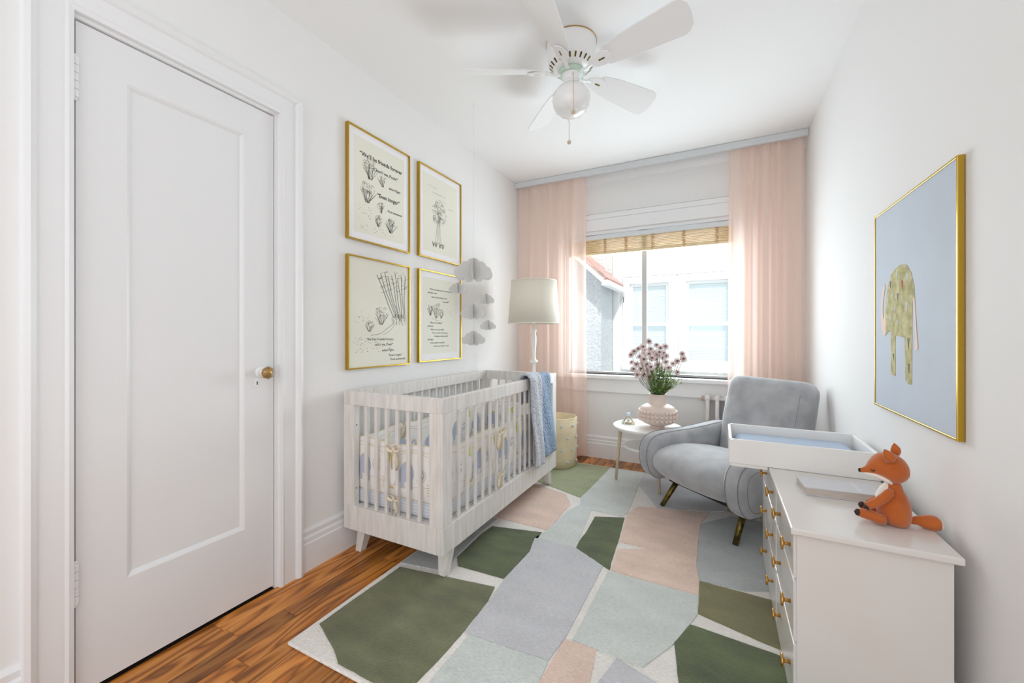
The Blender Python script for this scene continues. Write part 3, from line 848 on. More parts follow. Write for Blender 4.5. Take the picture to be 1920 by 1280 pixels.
# ---------------------------------------------------------------- fabric basket
bx, by, br = -1.195, 3.17, .152
bk = thing('fabric_basket', 'cream fabric storage basket with small grey pompoms beside the pink curtain', 'basket', (bx, by, .015))
g = G().rings([[(bx + (r + .003 * sin(3 * 2 * pi * j / 40)) * cos(2 * pi * j / 40), by + (r + .002 * sin(5 * 2 * pi * j / 40)) * sin(2 * pi * j / 40), z) for j in range(40)] for r, z in
     ((.02, .022), (br - .008, .022), (br - .006, .10), (br - .008, .408), (br - .003, .413), (br + .001, .408), (br, .25), (br - .001, .10), (br - .004, .018), (.02, .016))])
bb = make('basket_body', g, M['basket'], bk, smooth=True)
make('rim', G().rings([[(bx + (br - .003 + .004 * cos(q)) * cos(2 * pi * j / 40), by + (br - .003 + .004 * cos(q)) * sin(2 * pi * j / 40), .411 + .004 * sin(q)) for j in range(40)] for q in (0, 1.57, 3.14, 4.71)], cap=False, closed=True), M['basket'], bk, smooth=True)
pp = None
for r_ in range(4):
    for k in range(9):
        a = 2 * pi * (k + .5 * (r_ % 2)) / 9; z = .07 + r_ * .095
        loc = Vector((bx + (br + .006) * cos(a), by + (br + .006) * sin(a), z)) - Vector(bk.location)
        if pp is None: pp = make('pompom', G().sphere((0, 0, 0), .0105, 10, 7), M['pompom'], bk, smooth=True, local=True); pp.location = loc
        else: dup(pp, bk, loc)
# ---------------------------------------------------------------- side table
tx, ty, tz, tr_ = -.471, 3.07, .427, .241
tb = thing('side_table', 'round white two-tier side table with pale wooden legs by the window', 'table', (tx, ty, .015))
make('table_top', G().lathe([(tr_ - .012, tz - .026), (tr_ - .003, tz - .016), (tr_, tz - .006), (tr_ - .004, tz)], (tx, ty, 0), 64), M['white'], tb, smooth=False, bevel=.001)
make('lower_shelf', G().lathe([(.165, .265), (.178, .271), (.178, .279), (.175, .282)], (tx + .015, ty, 0), 48), M['white'], tb)
for (fx_, fy_) in ((-.686, 3.03), (-.36, 2.87), (-.36, 3.25)):
    v = Vector((fx_ - tx, fy_ - ty)); v.normalize()
    top = (tx + v.x * .185, ty + v.y * .185, tz - .02)
    make('leg', G().tube([(fx_, fy_, .0155), top], [.0095, .0135], 14), M['beige_wood'], tb, smooth=True)

# ceramic vase with rows of raised beads
vx, vy = -.392, 3.02
vs_ = thing('vase', 'squat blush ceramic vase with three rows of raised beads on the side table', 'vase', (vx, vy, tz))
pr = [(.001, .0), (.047, .0), (.048, .006), (.045, .018), (.060, .024), (.100, .040), (.116, .055), (.121, .075), (.121, .110), (.118, .132), (.108, .151), (.086, .163), (.063, .168), (.0595, .174), (.0595, .236), (.062, .240), (.058, .241), (.055, .236), (.053, .17), (.001, .165)]
make('vase_body', G().lathe(pr, (vx, vy, tz), 48, cap=False), M['vase'], vs_, smooth=True)
bd0 = None
pr = None
for r_ in range(3):
    z = .066 + r_ * .027; R_ = (.123, .125, .123)[r_]
    for k in range(26):
        a = 2 * pi * (k + .5 * r_ * 0) / 26
        loc = Vector((R_ * cos(a), R_ * sin(a), z))
        if bd0 is None: bd0 = make('bead', G().sphere((0, 0, 0), .0118, 10, 8), M['vase'], vs_, smooth=True, local=True); bd0.location = loc
        else: dup(bd0, vs_, loc)
# flowers: single stems, each a thing
rf = random.Random(12)
def flower_mesh(r):
    g = G()
    for ring, (n, el, ln) in enumerate(((13, .1, 1.0), (11, .55, .85), (7, 1.0, .6))):
        for k in range(n):
            a = 2 * pi * k / n + ring * .25
            c0, s0 = cos(a), sin(a); ce, se = cos(el), sin(el)
            w = r * .15
            p = lambda t, ww, lift=0: (c0 * ce * r * t * ln - s0 * ww, s0 * ce * r * t * ln + c0 * ww, se * r * t * ln * .8 + lift + .12 * r * (t - .3) ** 2)
            g.add([p(.1, -w * .4), p(.65, -w), p(1, -w * .5, -.001), p(1, w * .5, -.001), p(.65, w), p(.1, w * .4)], [(0, 1, 2, 3, 4, 5)])
    return g
fm = None
heads = [(-.524,.94),(-.50,.965),(-.47,.985),(-.44,1.0),(-.404,1.035),(-.39,.985),(-.365,1.01),(-.34,.99),(-.315,1.0),(-.315,.96),(-.35,.95),(-.41,.95),(-.45,.955),(-.47,.93),(-.43,.915),(-.395,.92),(-.36,.915),(-.325,.925),(-.30,.94),(-.53,.885),(-.49,.875),(-.455,.885),(-.42,.875),(-.39,.865),(-.355,.875),(-.50,.845),(-.46,.845),(-.425,.835),(-.395,.83),(-.365,.84),(-.44,.80),(-.405,.79),(-.47,.81),(-.205,.955),(-.235,.905),(-.265,.885),(-.20,.92),(-.285,.86),(-.235,.83),(-.44,.975),(-.38,.96),(-.335,.965),(-.30,.90),(-.345,.855)]
GRP = 'mauve flower stems in the beaded vase'
for k, (hx, hz_) in enumerate(heads):
    hx = vx + (hx + .357) * 1.06; hz_ = tz + (hz_ - .445) * 1.03
    hy = vy + rf.uniform(-.075, .05)
    if k % 9 == 5: hy = vy - .09
    big = .040 if k in (30, 31) else .034 if k in (27, 22, 14, 24, 10) else rf.uniform(.023, .031)
    lab = {4: 'topmost mauve flower of the bouquet in the beaded vase', 30: 'large open mauve flower low at the front of the bouquet', 33: 'single mauve flower on a long bare stem, upper right of the bouquet',
           36: 'rightmost mauve flower of the bouquet, beside the armchair back', 19: 'leftmost mauve flower of the bouquet, in front of the window bar'}.get(k, 'mauve flower crowded among others in the beaded vase')
    q = thing('flower', lab, 'flower', (vx + rf.uniform(-.02, .02), vy + rf.uniform(-.02, .02), tz + .175), group=GRP)
    b0 = Vector(q.location)
    p1 = Vector((vx + (hx - vx) * .18, vy + (hy - vy) * .18, tz + .235)); p2 = Vector((hx, hy, hz_))
    mid = p1.lerp(p2, .5) + Vector(((hx - vx) * .10, 0, -.01))
    make('stem', G().tube([b0, p1, p1.lerp(mid, .5), mid, mid.lerp(p2, .5), p2], .0013, 5), M['grass'], q, smooth=True)
    if fm is None: fm = {}
    kk = round(big, 3)
    d_ = (p2 - mid).normalized()
    tilt = Vector((d_.x * .8 + .25 + rf.uniform(-.35, .35), -.8 + rf.uniform(-.3, .3), d_.z * .45)).normalized()
    o = make('bloom', flower_mesh(big), M['petal'], q, local=True, normals=False)
    o.location = p2 - b0; o.rotation_euler = tilt.to_track_quat('Z', 'Y').to_euler()
    c = make('flower_centre', G().sphere((0, 0, big * .25), big * .27, 8, 5), M['petalcore'], o, local=True, smooth=True)
for k in range(56):
    a = rf.uniform(0, 2 * pi); sp_ = rf.uniform(.03, .13); hh = rf.uniform(.03, .20)
    q = thing('foliage_sprig', 'feathery green leaf sprig spilling over the rim of the beaded vase', 'leaf', (vx + .03 * cos(a), vy + .03 * sin(a), tz + .20), group='leaf sprigs in the beaded vase')
    if k > 10: a = rf.uniform(-2.4, .3)
    b0 = Vector(q.location)
    e_ = Vector((vx + .055 * cos(a) * .8, vy + .055 * sin(a) * .8, tz + .24)); t_ = Vector((vx + sp_ * cos(a) + (.03 if k % 2 else 0), vy + sp_ * sin(a) * .8, tz + .235 + hh))
    pts = [b0, e_, e_.lerp(t_, .5) + Vector((0, 0, .015)), t_]
    make('stem', G().tube(pts, .0011, 5), M['grass'], q)
    g = G()
    for j in range(13):
        t = .15 + .85 * j / 12
        c_ = e_.lerp(t_, t) + Vector((0, 0, .015 * sin(pi * t)))
        for sg in (-1, 1):
            dr = Vector((rf.uniform(-1, 1), rf.uniform(-1, 1), rf.uniform(-.3, .6))).normalized() * .021
            sd = dr.cross(Vector((.3, .4, 1))).normalized() * .0055
            g.add([c_, c_ + dr * .5 + sd, c_ + dr, c_ + dr * .5 - sd], [(0, 1, 2, 3)])
    o = make('leaflets', g, M['leaf'], q, normals=False); o['kind'] = 'stuff'

# triangle rattle toy
q = thing('wooden_toy', 'small triangular wooden toy with pastel corner blocks on the side table', 'toy', (-.60, 3.05, tz))
X0, Y0 = -.60, 3.05
def F(a, b, c=0): return (X0 + a, Y0 + c, tz + b)
make('wooden_bar', G().tube([F(-.024, .008), F(.024, .008)], .0075, 10), M['beige_wood'], q, smooth=True)
for sg in (-1, 1): make('wooden_bar', G().tube([F(sg * .033, .018), F(sg * .007, .062)], .0065, 10), M['beige_wood'], q, smooth=True)
for (a, b, c3, r_) in ((-.038, .0105, (196, 222, 200), .0105), (.038, .0105, (226, 228, 178), .0105), (0, .070, (186, 212, 228), .0125)):
    m2 = mat('pastel_block', c3, .5)
    o = make('corner_block', G().box(X0 + a - r_ * .95, X0 + a + r_ * .95, Y0 - r_, Y0 + r_, tz + b - r_ + .0005, tz + b + r_), m2, q, bevel=.004, seg=3, smooth=True)
make('rattle_ball', G().sphere(F(0, .027), .0115), mat('pastel_grey', (205, 208, 214), .5), q, smooth=True)

# ---------------------------------------------------------------- radiator
rd = thing('radiator', 'old white cast iron radiator under the window behind the armchair', 'radiator', (.17, 3.487, 0))
for k in range(8):
    cx = -.085 + k * .066
    g = G()
    for yy in (3.460, 3.487, 3.514):
        g.tube([(cx, yy, .06), (cx, yy, .59)], .015, 12)
    for zz, hh_ in ((.595, .030), (.075, .034)):
        g.rings([[(cx + rr, 3.487 + q * .042 * ct, zz + q * hh_ * st) for ct, st in [(cos(2 * pi * j / 20), sin(2 * pi * j / 20)) for j in range(20)]] for rr, q in ((-.019, .6), (-.014, .95), (0, 1.05), (.014, .95), (.019, .6))])
    if k in (0, 7): g.tube([(cx, 3.487, 0), (cx, 3.487, .06)], [.018, .012], 10)
    make('radiator_section', g, M['radiator'], rd, smooth=True)
for zz in (.59, .08):
    make('connecting_pipe', G().tube([(-.12, 3.487, zz), (.39, 3.487, zz)], .015, 12), M['radiator'], rd, smooth=True)
make('pipe_cap', G().tube([(-.128, 3.487, .59), (-.112, 3.487, .59)], .020, 6), mat('rusty_iron', (170, 128, 100), .6, rgb2=(214, 204, 196), vscale=30), rd)

# ---------------------------------------------------------------- armchair (local frame: x across, y back, z up)
ang = math.atan2(-.65, .76)
ch = thing('armchair', 'grey velvet lounge armchair with curved arms and brass legs by the window', 'armchair', (-.125, 2.526, .0155), ang)
def superseat():
    g = G(); rs = []
    prof = [(-.06, .20), (-.115, .25), (-.128, .30), (-.105, .345), (-.05, .375), (.06, .395), (.20, .39), (.34, .365), (.46, .34), (.52, .30), (.50, .24), (.40, .20), (.20, .17), (.05, .165)]
    xs2 = [-.262, -.258, -.24, -.20, -.14, -.07, 0, .07, .14, .20, .24, .258, .262]
    for x in xs2:
        e = abs(x) / .262
        k = 1 - .10 * e ** 6 - (.12 if e > .99 else 0)
        rs.append([(x, .2 + (y - .2) * (1 - .05 * e ** 2) * k, .28 + (z - .28) * k * (1 - .06 * e * e) - .0) for y, z in prof])
    return g.rings(rs)
make('seat', superseat(), M['chair'], ch, smooth=True, sub=2, local=True)
# backrest: padded slab reclined, rounded top corners
def backrest():
    g = G(); rs = []
    def outline(ins):
        w, h = .260 - ins, .54 - ins
        r = .06
        pts = [(-w + .02, 0 + ins)]
        pts += [(-w - .004, h * .5)]
        for i in range(7):
            a = pi - i * pi / 12; pts.append((-w + r + r * cos(a), h - r + r * sin(a)))
        for i in range(7):
            a = pi / 2 - i * pi / 12; pts.append((w - r + r * cos(a), h - r + r * sin(a)))
        pts += [(w + .004, h * .5), (w - .02, 0 + ins)]
        return pts
    def place(x, h, t):  # t thickness direction (back)
        return (x, .44 + h * .26 + t * .97, .285 + h * .965 - t * .25)
    for t, ins in ((.0, .05), (.003, .022), (.016, .005), (.04, 0), (.10, 0), (.125, .008), (.138, .03), (.140, .06)):
        rs.append([place(x, h, t) for x, h in outline(ins)])
    return g.rings(rs), place
gb, place = backrest()
bo = make('backrest', gb, M['chair'], ch, smooth=True, local=True)
# front panel seam near the right edge, as on the photo
pts = [place(.222, h, .0015 if h < .46 else .012) for h in [.05 + i * .05 for i in range(10)]]
make('piping', G().tube(pts, .0018, 6), M['piping'], bo, smooth=True, local=True)
make('back_cushion', G().rings([[(x * (1 - .5 * e), .50 + (z - .3) * .25 - q, z) for x, z in ((-.24, .34), (.24, .34), (.235, .56), (.20, .74), (-.20, .74), (-.235, .56))] for q, e in ((0, 0), (.03, .04), (.042, .25))]), M['chair'], bo, smooth=True, local=True, sub=2)
# arms
ARM = [(-.11, .31), (-.095, .39), (-.05, .432), (.02, .448), (.12, .452), (.24, .455), (.36, .462), (.48, .475), (.58, .48), (.625, .45), (.62, .40), (.56, .30), (.42, .25), (.26, .22), (.12, .185), (.03, .160), (-.04, .168), (-.09, .22)]
def smooth_closed(P, n=3):
    for _ in range(n):
        Q = []
        for i in range(len(P)):
            a, b = P[i], P[(i + 1) % len(P)]
            Q += [(a[0] * .75 + b[0] * .25, a[1] * .75 + b[1] * .25), (a[0] * .25 + b[0] * .75, a[1] * .25 + b[1] * .75)]
        P = Q
    return P
AP = smooth_closed(ARM, 2)
def inset(P, d):
    n = len(P); out = []
    for i in range(n):
        a, b, c = P[i - 1], P[i], P[(i + 1) % n]
        tx_, ty_ = c[0] - a[0], c[1] - a[1]; l = math.hypot(tx_, ty_) or 1
        out.append((b[0] + ty_ / l * -d * -1, b[1] - tx_ / l * -d * -1))
    return out
# orientation: ARM runs clockwise seen from +x (y right, z up)
for sx in (-1, 1):
    rs = []
    steps = [(0, .05), (.003, .032), (.011, .015), (.024, .004), (.04, 0), (.075, 0), (.095, .004), (.11, .014), (.118, .03), (.121, .05)]
    for w, ins in steps:
        P = inset(AP, ins)
        lean = .0
        rs.append([(sx * (.252 + w), y, z) for y, z in P])
    arm = make('armrest', G().rings(rs), M['chair'], ch, smooth=True, local=True)
    for w, ins in ((.028, .0015), (.098, .0042)):
        P = inset(AP, ins - .001)
        n = len(P)
        pts = [(sx * (.252 + w), y, z) for y, z in P]
        rings = []
        g = G().tube(pts + [pts[0]], .0017, 6)
        make('piping', g, M['piping'], arm, smooth=True, local=True)
    P = inset(AP, .042)
    pts = [(sx * (.252 + .1205), y, z) for y, z in P]
    make('piping', G().tube(pts + [pts[0]], .0014, 6), M['piping'], arm, smooth=True, local=True)
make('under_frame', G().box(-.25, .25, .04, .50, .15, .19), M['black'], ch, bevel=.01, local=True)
for sx in (-1, 1):
    make('leg', G().tube([(sx * .258, -.005, .0), (sx * .225, .12, .185)], [.0135, .019], 16), M['darkbrass'], ch, smooth=True, local=True)
    make('leg', G().tube([(sx * .245, .62, .0), (sx * .225, .48, .20)], [.0125, .018], 16), M['darkbrass'], ch, smooth=True, local=True)

# ---------------------------------------------------------------- dresser
DX0, DX1, DY0, DY1, DT = .18, .495, 1.335, 2.25, .547
dr = thing('dresser', 'white six-drawer dresser with brass knobs against the right wall', 'dresser', ((DX0 + DX1) / 2, (DY0 + DY1) / 2, .016))
make('carcass', G().box(DX0 + .006, DX1, DY0, DY1, .04, DT), M['dresser'], dr, bevel=.002)
make('plinth', G().box(DX0 + .004, DX1 - .004, DY0 + .004, DY1 - .004, .0165, .0405), M['dresser'], dr, bevel=.002)
make('dresser_top', G().box(DX0 - .010, DX1 + .012, DY0 - .02, DY1 + .01, DT, DT + .018), M['dresser'], dr, bevel=.004, seg=3)
kn = None
rowz = [(.418, .538, .487), (.245, .410, .325), (.052, .237, .150)]
cols = [(1.343, 1.716, (1.395, 1.610)), (1.734, 2.242, (1.823, 2.060))]
for y0, y1, ky in cols:
    for z0, z1, kz in rowz:
        g = G().box(DX0 - .001, DX0 + .012, y0, y1, z0, z1)
        dd = make('drawer', g, M['dresser'], dr, bevel=.003)
        make('drawer_gap', G().box(DX0 + .0055, DX0 + .0075, y0 - .003, y1 + .003, z0 - .003, z1 + .003), M['pelmet'], dd)
        for yy in ky:
            loc = Vector((DX0 - .001, yy, kz)) - Vector(dr.location)
            if kn is None:
                g = G().rings(latX([(.0055, 0), (.0052, -.012), (.0058, -.016), (.0165, -.0175), (.0185, -.0205), (.0172, -.0235), (.011, -.0245), (.002, -.0228)], (0, 0, 0), 20))
                kn = make('knob', g, M['brass'], dd, smooth=True, local=True); kn.location = loc
            else: dup(kn, dd, loc)
TOP = DT + .018
# changing tray
tr = thing('changing_tray', 'white open changing tray standing across the far end of the dresser', 'changing tray', (.27, 2.04, TOP))
tx0, tx1, ty0, ty1, tz0, tz1 = .033, .508, 1.872, 2.20, TOP + .0008, TOP + .098
def wallp(L_, h, r=.018):
    P = [(0, 0), (L_, 0)]
    for i in range(7):
        a = i * pi / 12; P.append((L_ - r + r * cos(a), h - r + r * sin(a)))
    for i in range(7):
        a = pi / 2 + i * pi / 12; P.append((r + r * cos(a), h - r + r * sin(a)))
    return P
hh = tz1 - tz0
make('tray_wall', G().prism(wallp(tx1 - tx0, hh), lambda a, b, t: (tx0 + a, t, tz0 + b), ty0, ty0 + .012), M['white'], tr, bevel=.002)
make('tray_wall', G().prism(wallp(tx1 - tx0, hh), lambda a, b, t: (tx0 + a, t, tz0 + b), ty1 - .012, ty1), M['white'], tr, bevel=.002)
for xx in (tx0, tx1 - .012):
    make('tray_wall', G().box(xx + .0004, xx + .0116, ty0 + .0122, ty1 - .0122, tz0, tz1 - .002), M['white'], tr, bevel=.002)
make('tray_floor', G().box(tx0 + .012, tx1 - .012, ty0 + .012, ty1 - .012, tz0 + .001, tz0 + .012), M['white'], tr)
make('base_strip', G().box(tx0 + .004, DX0 - .013, ty0 + .006, ty1 - .006, tz0 - .014, tz0 - .0005), M['white'], tr, bevel=.002)
pad = thing('changing_pad', 'pale blue changing pad lying inside the white tray', 'changing pad', (.27, 2.04, tz0 + .012))
def padf(u, v):
    x = tx0 + .017 + u * (tx1 - tx0 - .034); y = ty0 + .016 + v * (ty1 - ty0 - .032)
    e = min(1, min(u, 1 - u) / .09) ; e2 = min(1, min(v, 1 - v) / .10)
    z = tz0 + .014 + .052 * math.sqrt(max(0, 1 - (1 - e) ** 2)) * math.sqrt(max(0, 1 - (1 - e2) ** 2)) + .0022 * sin(u * 40 + 3 * v) * e * e2 * math.exp(-((u - .45) / .2) ** 2) - .006 * (1 - abs(2 * v - 1))
    return (x, y, z)
g = G().grid(padf, 50, 24)
g.box(tx0 + .017, tx1 - .017, ty0 + .016, ty1 - .016, tz0 + .0125, tz0 + .02)
make('pad_cover', g, M['bluefabric'], pad, smooth=True)
# book
bkx = thing('book', 'thick grey hardcover book lying on the white dresser in front of the fox', 'book', (.246, 1.605, TOP), math.atan2(.012, .15))
bl_, bw_, bh_ = .205, .112, .027
make('pages', G().box(.003, bl_ - .003, .003, bw_ - .002, .003, bh_ - .003), M['bookpage'], bkx, local=True)
cv = make('cover', G().box(0, bl_, 0, bw_, .0006, .003).box(0, bl_, 0, bw_, bh_ - .003, bh_).box(0, bl_, bw_ - .003, bw_, .003, bh_ - .003), M['bookcover'], bkx, bevel=.0008, local=True)
cvt = G()
rb = random.Random(5)
def text(body, size, m_, parent, loc, rot, name='lettering', align='LEFT', bold=0, local_loc=True):
    cu = bpy.data.curves.new(name, 'FONT'); cu.body = body; cu.size = size; cu.align_x = align; cu.offset = bold; cu.space_line = 1.05
    cu.extrude = .0002; cu.resolution_u = 2
    t = bpy.data.objects.new(name, cu); COL.objects.link(t)
    dg = bpy.context.evaluated_depsgraph_get()
    me = bpy.data.meshes.new_from_object(t.evaluated_get(dg))
    bpy.data.objects.remove(t); 
    o = bpy.data.objects.new(name, me); COL.objects.link(o); me.materials.clear(); me.materials.append(m_)
    o.parent = parent; o.location = loc; o.rotation_euler = rot
    return o
# pale title marks, too small in the photograph to read
y_ = .018
while y_ < .096:
    L_ = rb.choice((.005, .007, .008))
    cvt.box(.146 + rb.uniform(0, .002), .146 + rb.uniform(.009, .013), y_, y_ + L_ * .45, bh_ + .0001, bh_ + .0005).box(.146, .149, y_, y_ + L_, bh_ + .0001, bh_ + .0004)
    y_ += L_ + .003
tm = make('title_marks', cvt, M['mount'], cv, local=True); tm['kind'] = 'stuff'
# ---------------------------------------------------------------- plush fox (profile measured in the plane y = FY)
FY = 1.475
fox = thing('plush_fox', 'orange plush fox with closed eyes sitting on the dresser', 'soft toy', (.43, FY, TOP))
def fxp(zx, zz, dy=0):
    zx += dy * 1250; zz += dy * 800
    x = .352 + (zx - 200) * .000175
    k = .001508 - (x - .35) * .4556 / 762
    return (x, FY + dy, max(1.085 - ((193 + zz / 6.4) * k), 0) + .004)
def rx(r): return r * .000185
def rz_(r): return r * .000232
def loftx(st, yr=1.0, dy=0, n=20):
    """rings across x: (zx, zcentre, zradius_px, yradius_m)"""
    rs = []
    for zx, zz, r, ry in st:
        c = fxp(zx, zz, dy)
        rs.append([(c[0], c[1] + ry * cos(2 * pi * j / n), c[2] + rz_(r) * sin(2 * pi * j / n)) for j in range(n)])
    return G().rings(rs)
head = loftx([(207, 410, 22, .005), (240, 412, 30, .0065), (280, 402, 42, .010), (320, 375, 74, .017), (380, 350, 108, .028), (440, 345, 135, .036), (520, 365, 158, .042), (600, 388, 176, .045), (680, 405, 158, .042), (740, 415, 122, .034), (775, 425, 84, .024), (792, 432, 40, .012), (797, 434, 8, .003)])
ho = make('head', head, M['fox'], fox, smooth=True)
jaw = loftx([(235, 436, 10, .004), (300, 446, 20, .012), (380, 455, 34, .022), (450, 480, 40, .028), (520, 515, 44, .03), (570, 545, 34, .024), (600, 560, 10, .01)])
make('white_chin', jaw, M['foxwhite'], ho, smooth=True)
make('nose', G().sphere(fxp(205, 412), .0048, 12, 8, (.8, 1, 1.25)), M['black'], ho, smooth=True)
for dy in (-1, 1):
    c = fxp(335, 392)
    g = G().tube([(c[0] - .0045, FY + dy * .0195, c[2] + .003), (c[0], FY + dy * .0215, c[2] + .0005), (c[0] + .0055, FY + dy * .0245, c[2] + .003)], .0007, 5)
    for q in (-.002, .0005, .003): g.tube([(c[0] + q, FY + dy * (.0212 + q * .3), c[2] + .0012), (c[0] + q + .0006, FY + dy * (.0205 + q * .3), c[2] - .004)], .0005, 4)
    make('closed_eye', g, M['black'], ho)
for k, (pts, dy) in enumerate((([(565, 295, 52), (557, 255, 76), (543, 215, 68), (518, 178, 38), (496, 152, 6)], -.037), ([(660, 245, 44), (655, 205, 62), (650, 165, 58), (640, 125, 34), (634, 95, 5)], .026))):
    rs = []
    for zx, zz, r in pts:
        c = fxp(zx, zz, dy)
        rs.append([(c[0] + rx(r) * cos(2 * pi * j / 14), c[1] + .015 * (r / 70) * sin(2 * pi * j / 14) - (.003 if sin(2 * pi * j / 14) > 0 else 0), c[2] + rz_(r) * .25 * cos(2 * pi * j / 14)) for j in range(14)])
    make('ear', G().rings(rs), M['fox'], ho, smooth=True)
def loftz(st, dy=0, n=22):
    rs = []
    for zz, zx, r, ry in st:
        c = fxp(zx, zz, dy)
        rs.append([(c[0] + rx(r) * cos(2 * pi * j / n), c[1] + ry * sin(2 * pi * j / n), c[2]) for j in range(n)])
    return G().rings(rs)
body = loftz([(1072, 660, 60, .018), (1050, 652, 130, .032), (1010, 636, 168, .040), (960, 622, 192, .0445), (900, 614, 200, .0455), (840, 612, 198, .044), (780, 612, 186, .040), (700, 612, 152, .034), (640, 615, 112, .027), (580, 618, 86, .021), (540, 620, 60, .016)])
bo2 = make('body', body, M['fox'], fox, smooth=True)
belly = loftz([(985, 560, 40, .020), (950, 520, 66, .026), (900, 492, 76, .028), (800, 490, 80, .026), (720, 500, 90, .023), (650, 528, 84, .019), (590, 560, 66, .014), (555, 590, 30, .010)])
make('white_belly', belly, M['foxwhite'], bo2, smooth=True)
def limb(pts, rads, dy, dy2, name, m_, parent):
    P = []; n = len(pts)
    for i, (a, b) in enumerate(pts):
        c = fxp(a, b, dy + (dy2 - dy) * i / (n - 1)); P.append(c)
    return make(name, G().tube(P, rads, 14), m_, parent, smooth=True)
for s_, (d0, d1) in ((0, (-.040, -.034)), (1, (.036, .03))):
    ofs = 0 if s_ == 0 else 25
    a = limb([(570, 625 + ofs), (555, 660 + ofs), (500 + ofs * .5, 715 + ofs), (430 + ofs * .6, 760 + ofs), (350 + ofs * .8, 795 + ofs), (290 + ofs, 818 + ofs * .8)], [.006, .0105, .0115, .011, .0105, .0095], d0, d1, 'arm', M['fox'], fox)
    limb([(305 + ofs, 808 + ofs * .8), (285 + ofs, 820 + ofs * .8), (262 + ofs, 812 + ofs * .8), (258 + ofs, 808 + ofs * .8)], [.0094, .0098, .0075, .002], d1, d1, 'paw', mat('dark_paw', (58, 40, 36), .9) if s_ == 0 else bpy.data.materials['dark_paw'], a)
for s_, (d0, d1) in ((0, (-.030, -.036)), (1, (.030, .026))):
    o1 = 0 if s_ == 0 else 55
    l = limb([(500, 985 - s_ * 25), (420, 965 - s_ * 25), (330, 925 - s_ * 30), (240 + o1 * .5, 905 - s_ * 35), (180 + o1, 890 - s_ * 38)], [.014, .0145, .014, .012, .0095], d0, d1, 'leg', M['fox'], fox)
    limb([(190 + o1, 892 - s_ * 38), (155 + o1, 885 - s_ * 38), (132 + o1, 878 - s_ * 38)], [.0096, .0085, .002], d1, d1, 'paw', bpy.data.materials['dark_paw'], l)
t_ = limb([(770, 1030), (820, 1030), (880, 1022), (950, 1032), (1020, 1048), (1080, 1058), (1130, 1062), (1165, 1062)], [.006, .0075, .011, .0155, .0195, .0205, .0185, .012], .0, .004, 'tail', M['fox'], fox)
limb([(1128, 1062), (1160, 1062), (1185, 1060), (1194, 1060)], [.0188, .0148, .007, .002], .004, .004, 'tail_tip', M['foxwhite'], t_)

# ---------------------------------------------------------------- pictures
def frame(name, origin, axis, w, h, label, group, depth=.022, mw=.007, mat_=.0, cat='picture'):
    """origin: lower left corner on the wall (seen from the room); axis +1: left wall (text runs +y); -1: right wall"""
    rz = pi / 2 if axis > 0 else -pi / 2
    q = thing(name, label, cat, origin, rz, group)     # local x along the wall, local -y into the room
    # frame bars: four separate pieces
    for (x0, x1, z0, z1) in ((0, mw, 0, h), (w - mw, w, 0, h), (mw, w - mw, 0, mw), (mw, w - mw, h - mw, h)):
        make('frame_bar', G().box(x0, x1, -depth, -.001, z0, z1), M['gold'], q, bevel=.0012, local=True)
    make('backing', G().box(mw, w - mw, -.012, -.001, mw, h - mw), M['mount'], q, local=True)
    return q
TR = (pi / 2, 0, 0)
def stroke(g, pts, w, y=-.0128):
    for i in range(len(pts) - 1):
        a, b = pts[i], pts[i + 1]; dx, dz = b[0] - a[0], b[1] - a[1]; l = math.hypot(dx, dz) or 1
        nx, nz = -dz / l * w / 2, dx / l * w / 2
        g.add([(a[0] + nx, y, a[1] + nz), (a[0] - nx, y, a[1] - nz), (b[0] - nx, y, b[1] - nz), (b[0] + nx, y, b[1] + nz)], [(0, 1, 2, 3)])
rs_ = random.Random(21)
def tuft(g, x, z, s, n=14, w=.0012):
    """a plain little sketched shrub"""
    for k in range(n):
        a = pi / 2 + rs_.uniform(-.8, .8); l = s * rs_.uniform(.5, 1)
        p = [(x + rs_.uniform(-.15, .15) * s, z)]
        for i in range(1, 5):
            p.append((p[0][0] + l * i / 4 * cos(a) + rs_.uniform(-.03, .03) * s, z + l * i / 4 * sin(a)))
        stroke(g, p, w)
    for k in range(n):
        cx, cz, r = x + rs_.uniform(-.4, .4) * s, z + s * rs_.uniform(.5, 1.05), s * rs_.uniform(.06, .13)
        stroke(g, [(cx + r * cos(t), cz + r * sin(t)) for t in [i * .9 for i in range(6)]], w)
def dashes(g, x0, x1, z0, z1, n, w=.0016):
    for k in range(n):
        x, z = rs_.uniform(x0, x1), rs_.uniform(z0, z1); l = rs_.uniform(.003, .009)
        stroke(g, [(x, z), (x + l, z - rs_.uniform(-.002, .003))], w)
def sketch(q, g, m_='ink', name='ink_sketch'):
    o = make(name, g, M[m_], q, local=True, normals=False); o['kind'] = 'stuff'; return o
PW, PH = .465, .592
fo = XL + .0005
def sheet(q, ml, mr, mb, mt):
    return make('print_sheet', G().box(ml, PW - mr, -.0125, -.0118, mb, PH - mt), M['paper'], q, local=True)
f1 = frame('framed_print', (fo, 1.455, 1.578), 1, PW, PH, 'gold-framed quote print with large lettering and small sketches, upper left of four', 'gold-framed nursery prints')
p_ = sheet(f1, .045, .045, .045, .045)
tb_ = M['ink']
text('“We’ll be friends forever', .0315, tb_, p_, (.082, -.0128, .455), TR, bold=.0006)
text('won’t we, Pooh?”', .024, tb_, p_, (.195, -.0128, .405), TR, bold=.0004)
text('asked Piglet', .0195, tb_, p_, (.295, -.0128, .338), TR, bold=.0002)
text('“Even longer”', .0315, tb_, p_, (.205, -.0128, .268), TR, bold=.0006)
text('Pooh answered', .0185, tb_, p_, (.285, -.0128, .205), TR, bold=.0002)
